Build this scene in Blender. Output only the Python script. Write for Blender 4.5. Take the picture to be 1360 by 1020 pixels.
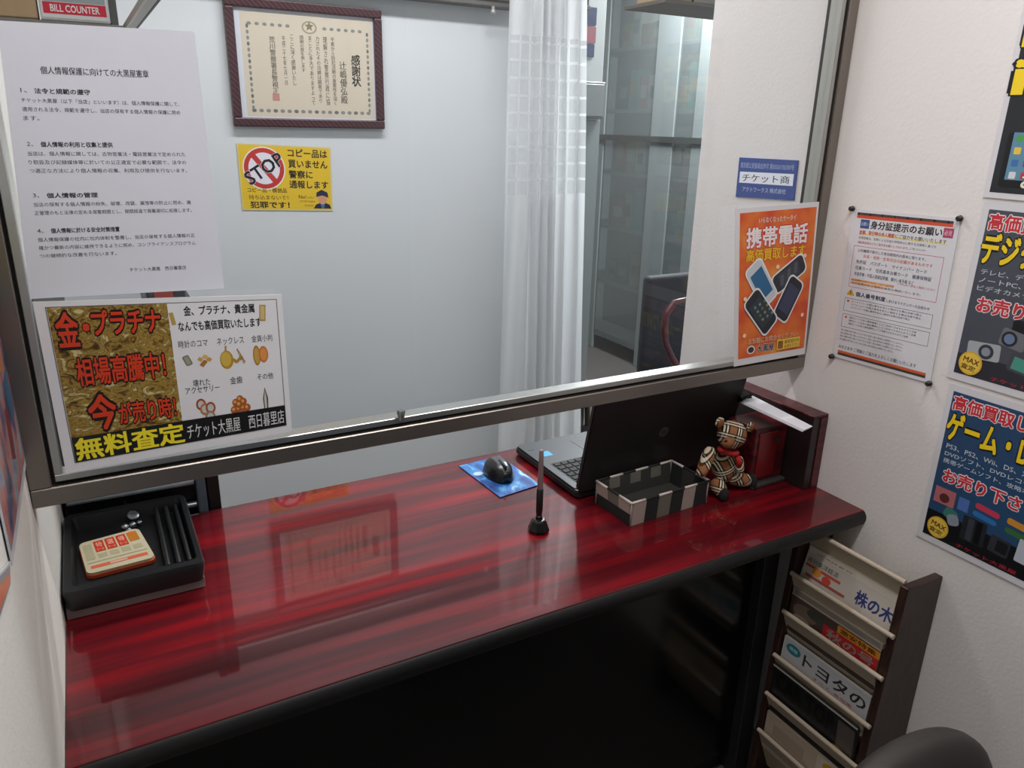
import bpy, bmesh, math, random
from mathutils import Vector, Matrix
random.seed(7)
S = bpy.context.scene
COL = S.collection
for o in list(bpy.data.objects):
    bpy.data.objects.remove(o)

# ------------------------------------------------------------------ camera
EYE = Vector((0, 0, 1.46))
AX = Vector((0.87558928, -0.13820926, 0.46286241))   # world X in camera (right, down, forward)
AY = Vector((-0.48258221, -0.29271559, 0.82548894))
AZ = Vector((0.02139683, -0.94615843, -0.32299597))
FPX = 1008.0
cam_d = bpy.data.cameras.new('camera')
cam = bpy.data.objects.new('camera', cam_d); COL.objects.link(cam)
right = Vector((AX.x, AY.x, AZ.x)); down = Vector((AX.y, AY.y, AZ.y)); fwd = Vector((AX.z, AY.z, AZ.z))
m3 = Matrix((right, -down, -fwd)).transposed()
cam.matrix_world = Matrix.Translation(EYE) @ m3.to_4x4()
cam_d.sensor_fit = 'HORIZONTAL'; cam_d.sensor_width = 36.0; cam_d.lens = FPX / 1360 * 36.0
cam_d.clip_start = 0.02; cam_d.clip_end = 50
S.camera = cam

# ------------------------------------------------------------------ world, lights, exposure
W = bpy.data.worlds.new('world'); S.world = W; W.use_nodes = True
W.node_tree.nodes['Background'].inputs[0].default_value = (0.75, 0.85, 1, 1)
W.node_tree.nodes['Background'].inputs[1].default_value = 0.15
S.view_settings.view_transform = 'Standard'; S.view_settings.look = 'None'
S.view_settings.gamma = 1.0; S.view_settings.use_curve_mapping = False
S.view_settings.exposure = 0.0

def area(name, loc, sx, sy, power, col, rot=(0, 0, 0)):
    d = bpy.data.lights.new(name, 'AREA'); d.shape = 'RECTANGLE'; d.size = sx; d.size_y = sy
    d.energy = power; d.color = col
    o = bpy.data.objects.new(name, d); COL.objects.link(o); o.location = loc; o.rotation_euler = rot
    return o
area('ceiling_lamp_booth', (0.62, 0.45, 2.24), 1.1, 0.12, 13.2, (1.0, 0.97, 0.96))
area('ceiling_lamp_staff', (0.80, 1.92, 2.42), 1.1, 0.12, 20.0, (0.985, 0.98, 1.0))
area('ceiling_lamp_shop', (2.65, 3.0, 2.47), 0.5, 0.8, 95.0, (0.93, 0.98, 1.0))

# ------------------------------------------------------------------ pixel measuring aid: pixel of the 1360x1020 photo to a point on a real plane
def P(u, v, ax, val):
    r = Vector(((u - 680.0), (v - 510.0), FPX))
    w = Vector((AX.dot(r), AY.dot(r), AZ.dot(r)))
    t = (val - EYE[ax]) / w[ax]
    return EYE + w * t

# ------------------------------------------------------------------ materials
def lin(h):
    h = h.lstrip('#')
    c = [int(h[i:i + 2], 16) / 255 for i in (0, 2, 4)]
    return tuple(x / 12.92 if x <= 0.04045 else ((x + 0.055) / 1.055) ** 2.4 for x in c) + (1,)
MC = {}
def mat(h, rough=0.5, metal=0.0, spec=0.5, coat=0.0):
    k = (h, rough, metal, spec, coat)
    if k in MC: return MC[k]
    m = bpy.data.materials.new('m_' + h.lstrip('#')); m.use_nodes = True
    b = m.node_tree.nodes['Principled BSDF']
    b.inputs['Base Color'].default_value = lin(h); b.inputs['Roughness'].default_value = rough
    b.inputs['Metallic'].default_value = metal; b.inputs['Specular IOR Level'].default_value = spec
    b.inputs['Coat Weight'].default_value = coat; b.inputs['Coat Roughness'].default_value = 0.05
    MC[k] = m
    return m
def nodes(m):
    return m.node_tree.nodes, m.node_tree.links, m.node_tree.nodes['Principled BSDF']
def fresh(name, h='#808080', rough=0.5, metal=0.0, spec=0.5):
    m = bpy.data.materials.new(name); m.use_nodes = True
    b = m.node_tree.nodes['Principled BSDF']
    b.inputs['Base Color'].default_value = lin(h); b.inputs['Roughness'].default_value = rough
    b.inputs['Metallic'].default_value = metal; b.inputs['Specular IOR Level'].default_value = spec
    return m
def noise(nt, scale, detail=4, coord='Object', vscale=(1, 1, 1), rot=(0, 0, 0)):
    tc = nt.nodes.new('ShaderNodeTexCoord'); mp = nt.nodes.new('ShaderNodeMapping')
    mp.inputs['Scale'].default_value = vscale; mp.inputs['Rotation'].default_value = rot
    nz = nt.nodes.new('ShaderNodeTexNoise'); nz.inputs['Scale'].default_value = scale; nz.inputs['Detail'].default_value = detail
    nt.links.new(tc.outputs[coord], mp.inputs[0]); nt.links.new(mp.outputs[0], nz.inputs['Vector'])
    return nz
def ramp(nt, fac, stops):
    r = nt.nodes.new('ShaderNodeValToRGB'); e = r.color_ramp.elements
    while len(e) < len(stops): e.new(0.5)
    for q, (p, c) in zip(e, stops): q.position = p; q.color = lin(c)
    nt.links.new(fac, r.inputs[0])
    return r
def bump(m, h, strength=0.2, dist=0.002):
    n, l, b = nodes(m)
    bp = n.new('ShaderNodeBump'); bp.inputs['Strength'].default_value = strength; bp.inputs['Distance'].default_value = dist
    l.new(h, bp.inputs['Height']); l.new(bp.outputs[0], b.inputs['Normal'])

def plaster(name, h):
    m = fresh(name, h, 0.75, 0, 0.25)
    nz = noise(m.node_tree, 130, 3); bump(m, nz.outputs['Fac'], 0.35, 0.0015)
    return m
M_wall = plaster('wall_paper_warm', '#e1dcda')
M_wallL = plaster('wall_paper_left', '#dedbd4')
M_back = fresh('painted_panel', '#d5d8da', 0.5, 0, 0.3)
M_floor = fresh('floor_vinyl', '#4b4744', 0.5)
M_ceil = plaster('ceiling_board', '#dfdfdc')

M_wood = fresh('mahogany_laminate', '#7a1020', 0.3)
nz = noise(M_wood.node_tree, 3.2, 6, 'Object', (0.45, 7.0, 1.0)); nz.inputs['Roughness'].default_value = 0.55
nz.inputs['Distortion'].default_value = 0.35
rp = ramp(M_wood.node_tree, nz.outputs['Fac'], [(0.34, '#3f0c12'), (0.47, '#5a0d16'), (0.58, '#7a0a15'), (0.72, '#8c0b17')])
_n, _l, _b = nodes(M_wood)
_l.new(rp.outputs[0], _b.inputs['Base Color'])
_b.inputs['Roughness'].default_value = 0.35; _b.inputs['Coat Weight'].default_value = 1.0; _b.inputs['Coat Roughness'].default_value = 0.03
_b.inputs['Coat IOR'].default_value = 1.38; _b.inputs['Specular IOR Level'].default_value = 0.15

M_redwood = fresh('dark_red_lacquer', '#4d1418', 0.28)
nz = noise(M_redwood.node_tree, 14, 5, 'Object', (1, 6, 6))
rp = ramp(M_redwood.node_tree, nz.outputs['Fac'], [(0.35, '#2e0c10'), (0.65, '#641a20')])
M_redwood.node_tree.links.new(rp.outputs[0], nodes(M_redwood)[2].inputs['Base Color'])

M_rackwood = fresh('rack_wood', '#4c2a20', 0.4)
nz = noise(M_rackwood.node_tree, 20, 5, 'Object', (6, 6, 1))
rp = ramp(M_rackwood.node_tree, nz.outputs['Fac'], [(0.3, '#231816'), (0.7, '#43291f')])
M_rackwood.node_tree.links.new(rp.outputs[0], nodes(M_rackwood)[2].inputs['Base Color'])

M_alu = fresh('anodised_aluminium', '#8b837c', 0.33, 0.9)
nz = noise(M_alu.node_tree, 60, 3, 'Object', (0.05, 1, 1)); bump(M_alu, nz.outputs['Fac'], 0.05, 0.0006)
M_alu2 = fresh('aluminium_lip', '#b9b9b6', 0.28, 0.95)
M_gasket = mat('#1c1c1c', 0.7)
M_blackgloss = fresh('black_gloss_panel', '#0b0b0c', 0.15)
M_blackmat = mat('#101011', 0.45)

def glass_mat(name, tint=(0.95, 0.96, 0.965), haze=0.0, hazecol='#808484'):
    m = bpy.data.materials.new(name); m.use_nodes = True
    n, l = m.node_tree.nodes, m.node_tree.links
    n.clear(); out = n.new('ShaderNodeOutputMaterial')
    tr = n.new('ShaderNodeBsdfTransparent'); tr.inputs[0].default_value = (*tint, 1)
    gl = n.new('ShaderNodeBsdfGlossy'); gl.inputs['Roughness'].default_value = 0.01
    lw = n.new('ShaderNodeLayerWeight'); lw.inputs[0].default_value = 0.5
    pw = n.new('ShaderNodeMath'); pw.operation = 'POWER'; pw.inputs[1].default_value = 5.0; l.new(lw.outputs['Facing'], pw.inputs[0])
    ma = n.new('ShaderNodeMath'); ma.operation = 'MULTIPLY_ADD'; ma.inputs[1].default_value = 0.9; ma.inputs[2].default_value = 0.03; l.new(pw.outputs[0], ma.inputs[0])
    mx = n.new('ShaderNodeMixShader')
    l.new(ma.outputs[0], mx.inputs[0])
    if haze:
        df = n.new('ShaderNodeBsdfDiffuse'); df.inputs[0].default_value = lin(hazecol)
        h = n.new('ShaderNodeMixShader'); h.inputs[0].default_value = haze
        l.new(tr.outputs[0], h.inputs[1]); l.new(df.outputs[0], h.inputs[2]); l.new(h.outputs[0], mx.inputs[1])
    else:
        l.new(tr.outputs[0], mx.inputs[1])
    l.new(gl.outputs[0], mx.inputs[2]); l.new(mx.outputs[0], out.inputs[0])
    return m
M_glass = glass_mat('window_glass')

# ------------------------------------------------------------------ builders
def link(o, parent=None):
    COL.objects.link(o)
    if parent: o.parent = parent
    return o
def thing(name, label, cat, loc=(0, 0, 0), rotz=0.0, group=None):
    o = bpy.data.objects.new(name, None); o.empty_display_size = 0.05; COL.objects.link(o)
    o.location = loc; o.rotation_euler = (0, 0, rotz); o['label'] = label; o['category'] = cat
    if group: o['group'] = group
    return o
def tag(o, label, cat, group=None):
    o['label'] = label; o['category'] = cat
    if group: o['group'] = group
    return o
def obj(name, bm, m, parent=None, smooth=False, local=False):
    """local=False: bm is in world coordinates and gets moved under the parent's frame"""
    me = bpy.data.meshes.new(name)
    if parent is not None and not local:
        mw = Matrix.Translation(parent.location) @ parent.rotation_euler.to_matrix().to_4x4()
        p = parent.parent
        while p: mw = (Matrix.Translation(p.location) @ p.rotation_euler.to_matrix().to_4x4()) @ mw; p = p.parent
        bm.transform(mw.inverted())
    bm.normal_update(); bm.to_mesh(me); bm.free()
    for x in (m if isinstance(m, (list, tuple)) else [m]): me.materials.append(x)
    if smooth:
        for p in me.polygons: p.use_smooth = True
    return link(bpy.data.objects.new(name, me), parent)
def smooth_by_angle(o, a=0.7):
    me = o.data
    try:
        me.set_sharp_from_angle(angle=a)
    except Exception: pass
    for p in me.polygons: p.use_smooth = True
    return o
def NB(): return bmesh.new()
def box(bm, a, b, bev=0.0, seg=2, mi=0, rot=None, piv=None):
    a = Vector(a); b = Vector(b)
    c = (a + b) / 2; s = b - a
    r = bmesh.ops.create_cube(bm, size=1.0)
    vs = r['verts']
    for v in vs: v.co = Vector((v.co.x * s.x, v.co.y * s.y, v.co.z * s.z)) + c
    if bev > 0:
        es = list({e for v in vs for e in v.link_edges})
        q = bmesh.ops.bevel(bm, geom=es, offset=bev, segments=seg, affect='EDGES', profile=0.5)
        vs = list({v for f in q['faces'] for v in f.verts} | {v for v in vs if v.is_valid})
    if rot is not None:
        piv = Vector(piv) if piv is not None else c
        for v in vs: v.co = rot @ (v.co - piv) + piv
    if mi:
        for f in {f for v in vs for f in v.link_faces}: f.material_index = mi
    return vs
def quad(bm, pts, mi=0):
    f = bm.faces.new([bm.verts.new(p) for p in pts]); f.material_index = mi; return f
def tube(bm, pts, r, n=10, mi=0, cap=True):
    pts = [Vector(p) for p in pts]; rs = r if isinstance(r, (list, tuple)) else [r] * len(pts)
    rings = []; up = None
    for i, p in enumerate(pts):
        t = (pts[min(i + 1, len(pts) - 1)] - pts[max(i - 1, 0)]).normalized()
        if up is None:
            up = Vector((0, 0, 1)) if abs(t.z) < 0.9 else Vector((1, 0, 0))
        s = t.cross(up).normalized(); up = s.cross(t).normalized()
        rings.append([bm.verts.new(p + (s * math.cos(2 * math.pi * k / n) + up * math.sin(2 * math.pi * k / n)) * rs[i]) for k in range(n)])
    for a, b in zip(rings, rings[1:]):
        for k in range(n):
            f = bm.faces.new((a[k], a[(k + 1) % n], b[(k + 1) % n], b[k])); f.material_index = mi
    if cap:
        bm.faces.new(rings[0][::-1]).material_index = mi; bm.faces.new(rings[-1]).material_index = mi
def lathe(bm, prof, c, n=24, mi=0, mtx=None):
    rings = []
    for r, z in prof:
        ring = []
        for k in range(n):
            a = 2 * math.pi * k / n; v = Vector((r * math.cos(a), r * math.sin(a), z))
            if mtx is not None: v = mtx @ v
            ring.append(bm.verts.new(v + Vector(c)))
        rings.append(ring)
    for a, b in zip(rings, rings[1:]):
        for k in range(n):
            f = bm.faces.new((a[k], a[(k + 1) % n], b[(k + 1) % n], b[k])); f.material_index = mi
    bm.faces.new(rings[0][::-1]).material_index = mi; bm.faces.new(rings[-1]).material_index = mi
def ball(bm, c, r, sc=(1, 1, 1), rot=None, seg=20, ring=14, mi=0):
    q = bmesh.ops.create_uvsphere(bm, u_segments=seg, v_segments=ring, radius=1.0)
    for v in q['verts']:
        p = Vector((v.co.x * r * sc[0], v.co.y * r * sc[1], v.co.z * r * sc[2]))
        if rot is not None: p = rot @ p
        v.co = p + Vector(c)
    if mi:
        for f in {f for v in q['verts'] for f in v.link_faces}: f.material_index = mi
    return q['verts']
def prism(bm, poly, y0, y1, plane='XZ', mi=0):
    """extrude a polygon drawn in a plane along the third axis"""
    def mk(p, t):
        if plane == 'XZ': return (p[0], t, p[1])
        if plane == 'XY': return (p[0], p[1], t)
        return (t, p[0], p[1])
    a = [bm.verts.new(mk(p, y0)) for p in poly]; b = [bm.verts.new(mk(p, y1)) for p in poly]
    fs = [bm.faces.new(a), bm.faces.new(b[::-1])]
    n = len(poly)
    for i in range(n): fs.append(bm.faces.new((a[i], b[i], b[(i + 1) % n], a[(i + 1) % n])))
    for f in fs: f.material_index = mi
    bmesh.ops.recalc_face_normals(bm, faces=fs)
def rrect(x0, y0, x1, y1, r, n=5):
    out = []
    for cx, cy, a0 in ((x1 - r, y1 - r, 0), (x0 + r, y1 - r, 90), (x0 + r, y0 + r, 180), (x1 - r, y0 + r, 270)):
        for k in range(n + 1):
            a = math.radians(a0 + 90 * k / n); out.append((cx + r * math.cos(a), cy + r * math.sin(a)))
    return out
def struct(name, bm, m, parent=None):
    o = obj(name, bm, m, parent)
    if parent is None: o['kind'] = 'structure'
    return o

# ------------------------------------------------------------------ printed sheets
TXT = {}
def text_geo(s, bold, spacing=0.9, align='LEFT'):
    k = (s, bold, spacing, align)
    if k in TXT: return TXT[k]
    c = bpy.data.curves.new('t', 'FONT'); c.body = s; c.offset = bold; c.resolution_u = 2; c.fill_mode = 'FRONT'
    c.space_line = spacing; c.align_x = align
    o = bpy.data.objects.new('t', c); COL.objects.link(o)
    dg = bpy.context.evaluated_depsgraph_get()
    e = o.evaluated_get(dg); me = e.to_mesh()
    vs = [(v.co.x, v.co.y) for v in me.vertices]; fs = [tuple(p.vertices) for p in me.polygons]
    e.to_mesh_clear(); bpy.data.objects.remove(o); bpy.data.curves.remove(c)
    if not vs: vs = [(0, 0)]
    x0 = min(v[0] for v in vs); x1 = max(v[0] for v in vs); y0 = min(v[1] for v in vs); y1 = max(v[1] for v in vs)
    TXT[k] = (vs, fs, (x0, y0, max(x1, x0 + 1e-4), max(y1, y0 + 1e-4)))
    return TXT[k]

class Sheet:
    """flat printed sheet; (u, v) in 0..1 from its top left corner, v downwards"""
    def __init__(s, corners, rough=0.35):
        s.c = [Vector(p) for p in corners]          # TL TR BR BL
        s.n = (s.c[1] - s.c[0]).cross(s.c[0] - s.c[3]).normalized()
        if s.n.dot(EYE - s.c[0]) < 0: s.n = -s.n
        s.flip = (s.c[1] - s.c[0]).cross(s.c[0] - s.c[3]).dot(s.n) < 0
        s.pic = NB(); s.let = NB(); s.pm = []; s.lm = []; s.layer = 2; s.rough = rough; s.bb = []
        s.w = (s.c[1] - s.c[0]).length; s.h = (s.c[3] - s.c[0]).length
    def at(s, u, v, k=0):
        a = s.c[0].lerp(s.c[1], u); b = s.c[3].lerp(s.c[2], u)
        return a.lerp(b, v) + s.n * (0.0001 * k)
    def mi(s, lst, m):
        if isinstance(m, str): m = mat(m, s.rough)
        if m not in lst: lst.append(m)
        return lst.index(m)
    def lay(s, pts):
        a = min(p[0] for p in pts); b = max(p[0] for p in pts); c = min(p[1] for p in pts); d = max(p[1] for p in pts)
        k = 2
        for (a2, b2, c2, d2, k2) in s.bb:
            if a < b2 and b > a2 and c < d2 and d > c2: k = max(k, k2 + 1)
        s.bb.append((a, b, c, d, k)); s.layer = k
    def poly(s, pts, m):
        s.lay(pts); i = s.mi(s.pm, m)
        quad(s.pic, [s.at(u, v, s.layer) for u, v in pts], i)
    def rect(s, u0, v0, u1, v1, m): s.poly([(u0, v0), (u1, v0), (u1, v1), (u0, v1)], m)
    def outline(s, u0, v0, u1, v1, t, m):
        a = s.w / s.h
        s.rect(u0, v0, u1, v0 + t * a, m); s.layer -= 1; s.rect(u0, v1 - t * a, u1, v1, m); s.layer -= 1
        s.rect(u0, v0, u0 + t, v1, m); s.layer -= 1; s.rect(u1 - t, v0, u1, v1, m)
    def ell(s, cu, cv, ru, rv, m, n=20, rot=0):
        cr, sr = math.cos(rot), math.sin(rot); pts = []
        for k in range(n):
            x = ru * math.cos(2 * math.pi * k / n) * s.w; y = rv * math.sin(2 * math.pi * k / n) * s.h
            pts.append((cu + (x * cr - y * sr) / s.w, cv + (x * sr + y * cr) / s.h))
        s.poly(pts, m)
    def rot_rect(s, cu, cv, w, h, ang, m, r=0.0):
        """w, h as fractions of the sheet width"""
        a = math.radians(ang); pts = []
        P0 = rrect(-w / 2, -h / 2, w / 2, h / 2, r, 3) if r else [(-w / 2, -h / 2), (w / 2, -h / 2), (w / 2, h / 2), (-w / 2, h / 2)]
        for x, y in P0:
            X = x * math.cos(a) - y * math.sin(a); Y = x * math.sin(a) + y * math.cos(a)
            pts.append((cu + X, cv + Y * s.w / s.h))
        s.poly(pts, m)
    def text(s, t, u0, v0, u1, v1, m, bold=0.0, outline=None, ob=0.05, spacing=0.9, align='LEFT', rot=0):
        if outline: s.text(t, u0, v0, u1, v1, outline, bold + ob * .8, None, 0, spacing, align, rot)
        s.lay([(u0 - .005, v0 - .005), (u1 + .005, v1 + .005)]); i = s.mi(s.lm, m)
        vs, fs, (x0, y0, x1, y1) = text_geo(t, 0.0, spacing, align)
        cu, cv = (u0 + u1) / 2, (v0 + v1) / 2
        cr, sr = math.cos(math.radians(rot)), math.sin(math.radians(rot))
        if bold < 0.008: sh = [(0, 0)]
        elif bold < 0.026: sh = [(-.5, 0), (.5, 0)]
        elif bold < .055: sh = [(-.6, -.6), (.6, -.6), (-.6, .6), (.6, .6)]
        else: sh = [(math.cos(k * .785), math.sin(k * .785)) for k in range(8)]
        s.bb[-1] = s.bb[-1][:4] + (s.layer + math.ceil(len(sh) * .25 - .25),)
        for kk, (dx, dy) in enumerate(sh):
            out = []
            for x, y in vs:
                a = (x + dx * bold - x0) / (x1 - x0); b = (y1 - y - dy * bold) / (y1 - y0)
                u = u0 + a * (u1 - u0); v = v0 + b * (v1 - v0)
                if rot:
                    X = (u - cu) * s.w; Y = (v - cv) * s.h
                    u = cu + (X * cr - Y * sr) / s.w; v = cv + (X * sr + Y * cr) / s.h
                out.append(s.let.verts.new(s.at(u, v, s.layer + .25 * kk)))
            for f in fs:
                try: g = s.let.faces.new([out[k] for k in f]); g.material_index = i
                except ValueError: pass
    def build(s, name, label, cat, m='#e8e8ea', thick=0.0012, laminate=None, base='sheet', parent=None, group=None):
        t = parent or thing(name, label, cat, s.c[3], 0, group)
        bm = NB(); n = s.n
        f = [bm.verts.new(p) for p in s.c]; g = [bm.verts.new(p - n * thick) for p in s.c]
        bm.faces.new(f); bm.faces.new(g[::-1])
        for k in range(4): bm.faces.new((f[k], g[k], g[(k + 1) % 4], f[(k + 1) % 4]))
        bmesh.ops.recalc_face_normals(bm, faces=bm.faces)
        obj(base, bm, mat(m, s.rough) if isinstance(m, str) else m, t)
        for b, lst, nm in ((s.pic, s.pm, 'printed_picture'), (s.let, s.lm, 'lettering')):
            if len(b.faces):
                for fc in b.faces:
                    fc.normal_update()
                    if fc.normal.dot(n) < 0: fc.normal_flip()
                obj(nm, b, lst, t)
            else: b.free()
        return t

# ================================================================== SETTING
TOP = 0.72
XL, XR, YF, YB = -0.112, 1.332, 1.075, 2.65
CE = 2.5
bm = NB(); box(bm, (-0.3, -1.3, -0.05), (3.6, 5.0, 0.0)); struct('floor', bm, M_floor)
bm = NB(); box(bm, (-0.3, -1.3, CE), (3.6, 5.0, CE + 0.05)); struct('ceiling', bm, M_ceil)
bm = NB(); box(bm, (XL - 0.08, -1.2, 0), (XL, 5.0, CE)); struct('wall_left', bm, M_wallL)
bm = NB(); box(bm, (XR, -1.2, 0), (XR + 0.06, 1.466, CE)); struct('wall_right', bm, M_wall)
bm = NB(); box(bm, (XL, YB, 0), (1.76, YB + 0.06, CE)); struct('wall_back', bm, M_back)
bm = NB(); box(bm, (3.3, 1.4, 0), (3.38, 5.0, CE)); struct('wall_shop_right', bm, M_back)
bm = NB(); box(bm, (XL, 4.9, 0), (3.3, 4.98, CE)); struct('wall_shop_back', bm, M_back)
bm = NB(); box(bm, (XR + 0.06, 1.38, 0), (3.3, 1.44, CE)); struct('wall_shop_front', bm, M_back)

# interior window over the counter
def zf(u, v): return P(u, v, 1, YF).z
wz0 = EYE.z - 0.4885; wz1 = 2.14
win = bpy.data.objects.new('window_1', None); COL.objects.link(win); win.location = (XL, YF, wz0); win['kind'] = 'structure'
FW = 0.026; LIP = 0.010
def frame_bar(name, x0, x1, z0, z1, vert):
    bm = NB()
    box(bm, (x0, YF - 0.004, z0), (x1, YF + 0.05, z1), 0.0015, 1)
    return obj(name, bm, M_alu, win)
frame_bar('frame_rail', XL + 0.001, XR - 0.001, wz0, wz0 + FW, False)
frame_bar('frame_rail', XL + 0.001, XR - 0.001, wz1 - FW, wz1, False)
frame_bar('frame_stile', XL + 0.001, XL + FW, wz0 + FW, wz1 - FW, True)
frame_bar('frame_stile', XR - FW, XR - 0.001, wz0 + FW, wz1 - FW, True)
# dark gasket groove and bright sash lip inside the frame
bm = NB()
a, b, c, d = XL + FW, XR - FW, wz0 + FW, wz1 - FW
for q in (((a, c), (b, c + .004)), ((a, d - .004), (b, d)), ((a, c + .004), (a + .004, d - .004)), ((b - .004, c + .004), (b, d - .004))):
    box(bm, (q[0][0], YF + 0.008, q[0][1]), (q[1][0], YF + 0.045, q[1][1]))
obj('gasket', bm, M_gasket, win)
a += .004; b -= .004; c += .004; d -= .004
bm = NB()
for q in (((a, c), (b, c + LIP)), ((a, d - LIP), (b, d)), ((a, c + LIP), (a + LIP, d - LIP)), ((b - LIP, c + LIP), (b, d - LIP))):
    box(bm, (q[0][0], YF + 0.002, q[0][1]), (q[1][0], YF + 0.03, q[1][1]), 0.001, 1)
obj('sash_frame', bm, M_alu2, win)
bm = NB(); box(bm, (a + LIP, YF + 0.012, c + LIP), (b - LIP, YF + 0.017, d - LIP)); obj('glass_pane', bm, M_glass, win)
p = P(534, 552, 1, YF - 0.006)
bm = NB(); lathe(bm, [(.004, 0), (.0055, .001), (.0055, .010), (.0068, .011), (.0068, .016), (.0055, .018)], (p.x, YF - 0.002, wz0 + FW + .004 + LIP * .6), 16)
smooth_by_angle(obj('latch', bm, mat('#8b8b88', 0.3, 0.9), win))
bm = NB(); box(bm, (XL, YF, wz1), (XR, YF + 0.05, CE)); struct('wall_header', bm, M_wall)

# ================================================================== COUNTER
ct = thing('service_counter', 'long counter with glossy dark red mahogany top and black front under the window', 'counter', (0.6, 1.1, 0))
YC0, YC1 = 0.866, 1.466
bm = NB(); box(bm, (XL + .001, YC0 + 0.004, TOP - 0.028), (XR - .001, YC1, TOP), 0.0012, 2); obj('worktop', bm, M_wood, ct)
bm = NB()
prof = [(YC0 + 0.0035, TOP - 0.0015), (YC0 + .0005, TOP - .004), (YC0 - .004, TOP - .011), (YC0 - .0045, TOP - .020), (YC0 - .001, TOP - .030), (YC0 + .006, TOP - .034), (YC0 + .03, TOP - .034), (YC0 + .03, TOP - .0285), (YC0 + .0035, TOP - .0285)]
prism(bm, prof, XL + .001, XR - .001, 'YZ'); o = obj('edge_band', bm, mat('#0d0b0b', 0.45), ct); smooth_by_angle(o, 0.6)
bm = NB(); box(bm, (XL + .002, 0.99, 0.06), (1.17, 1.01, TOP - .028)); obj('front_panel', bm, M_blackgloss, ct)
bm = NB(); box(bm, (XL + .002, 1.01, 0.0), (1.17, 1.03, 0.06)); obj('toe_kick', bm, M_blackmat, ct)
bm = NB(); box(bm, (1.17, 0.965, 0.0), (1.215, 1.42, TOP - .028), .002, 1); obj('end_panel', bm, mat('#232223', 0.4), ct, False).__setitem__('label', 'dark grey upright at the right end of the counter')
bm = NB(); box(bm, (XL + .002, 1.03, 0.0), (XL + .03, 1.42, TOP - .028)); obj('end_panel', bm, M_blackmat, ct)

# ================================================================== MAIN SHEETS
def wallpt(x0, z0): return Vector((x0, YF - 0.012, z0))
def GP(u, v, y=YF - 0.0075): return P(u, v, 1, y)

# privacy notice
s = Sheet([GP(-4, 27, YF + .0105), GP(258, 42, YF + .0105), GP(298, 383, YF + .0105), GP(40, 397, YF + .0105)], 0.35)
K = '#2a2a2e'; K2 = '#3c3c42'
s.text('個人情報保護に向けての大黒屋憲章', 0.175, 0.145, 0.72, 0.172, K, 0.02)
secs = [(0.222, '1、', '法令と規範の遵守', 0.36, ['チケット大黒屋（以下「当店」といいます）は、個人情報保護に関して、', '適用される法令、規範を遵守し、当店の保有する個人情報の保護に努め', 'ます。']),
        (0.410, '2、', '個人情報の利用と収集と提供', 0.47, ['当店は、個人情報に関しては、古物営業法・電話営業法で定められた', 'り取扱及び記録媒体等に於いての公正適宜で必要な範囲で、法令の', 'つ適正な方法により個人情報の収集、利用及び提供を行ないます。']),
        (0.597, '3、', '個人情報の管理', 0.33, ['当店の保有する個人情報の紛失、破壊、改竄、漏洩等の防止に努め、適', '正管理のもと法律の定める保管期間とし、期間経過で廃棄適切に処理します。']),
        (0.730, '4、', '個人情報に於ける安全対策措置', 0.45, ['個人情報保護の社内に社内体制を整備し、当店の保有する個人情報の正', '確かつ最新の内容に維持できるように努め、コンプライアンスプログラム', 'つの継続的な改善を行ないます。'])]
for v, n_, h_, w_, ls in secs:
    s.text(n_, 0.07, v, 0.10, v + .016, K2)
    s.text(h_, 0.135, v - .001, 0.135 + w_ * .75, v + .018, K, 0.03)
    for k, L in enumerate(ls):
        full = 0.80 if len(L) > 20 else 0.80 * len(L) / 32
        s.text(L, 0.068, v + .034 + k * .031, 0.068 + full, v + .050 + k * .031, K2, 0.006)
s.text('チケット大黒屋　西日暮里店', 0.50, 0.895, 0.80, 0.911, K2)
s.build('privacy_notice', 'large white laminated privacy notice with small black text, upper left on the glass', 'notice', '#d8dae4')

# gold poster
s = Sheet([GP(43, 401), GP(374, 391), GP(388, 573), GP(88, 629)], 0.3)
M_gold = fresh('printed_gold', '#8d7430', 0.4)
nz = noise(M_gold.node_tree, 42, 6, 'Object', (1, 1, 1.6), (0, 0.5, 0)); nz.inputs['Distortion'].default_value = 2.5
rp = ramp(M_gold.node_tree, nz.outputs['Fac'], [(0.32, '#3a2a0c'), (0.43, '#7a5c1e'), (0.5, '#a88a3c'), (0.57, '#6f5824'), (0.66, '#cdc084')])
M_gold.node_tree.links.new(rp.outputs[0], nodes(M_gold)[2].inputs['Base Color'])
s.outline(0.04, 0.03, 0.975, 0.945, 0.003, '#55555a')
s.rect(0.045, 0.035, 0.50, 0.80, M_gold)
RO = '#d23c18'
s.text('金', 0.065, 0.065, 0.145, 0.255, RO, 0.035, '#1c0804', 0.09)
s.text('・', 0.165, 0.135, 0.185, 0.17, RO, 0.05, '#2a0c06', 0.04)
s.text('プラチナ', 0.20, 0.06, 0.465, 0.20, RO, 0.035, '#1c0804', 0.08)
s.text('相場高騰中！', 0.11, 0.33, 0.46, 0.49, RO, 0.03, '#1c0804', 0.07)
s.text('今', 0.13, 0.555, 0.235, 0.765, RO, 0.04, '#1c0804', 0.09)
s.text('が売り時！', 0.245, 0.62, 0.48, 0.755, RO, 0.03, '#1c0804', 0.07)
BK = '#1d1d20'
s.text('金、プラチナ、貴金属', 0.565, 0.055, 0.87, 0.115, BK, 0.03)
s.text('なんでも高価買取いたします', 0.535, 0.15, 0.895, 0.212, BK, 0.03)
s.text('時計のコマ', 0.525, 0.27, 0.65, 0.318, BK, 0.005)
s.text('ネックレス', 0.69, 0.27, 0.81, 0.318, BK, 0.005)
s.text('金貨小判', 0.845, 0.27, 0.94, 0.318, BK, 0.005)
s.text('壊れた\nアクセサリー', 0.53, 0.53, 0.68, 0.62, BK, 0.01, align='CENTER')
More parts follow.
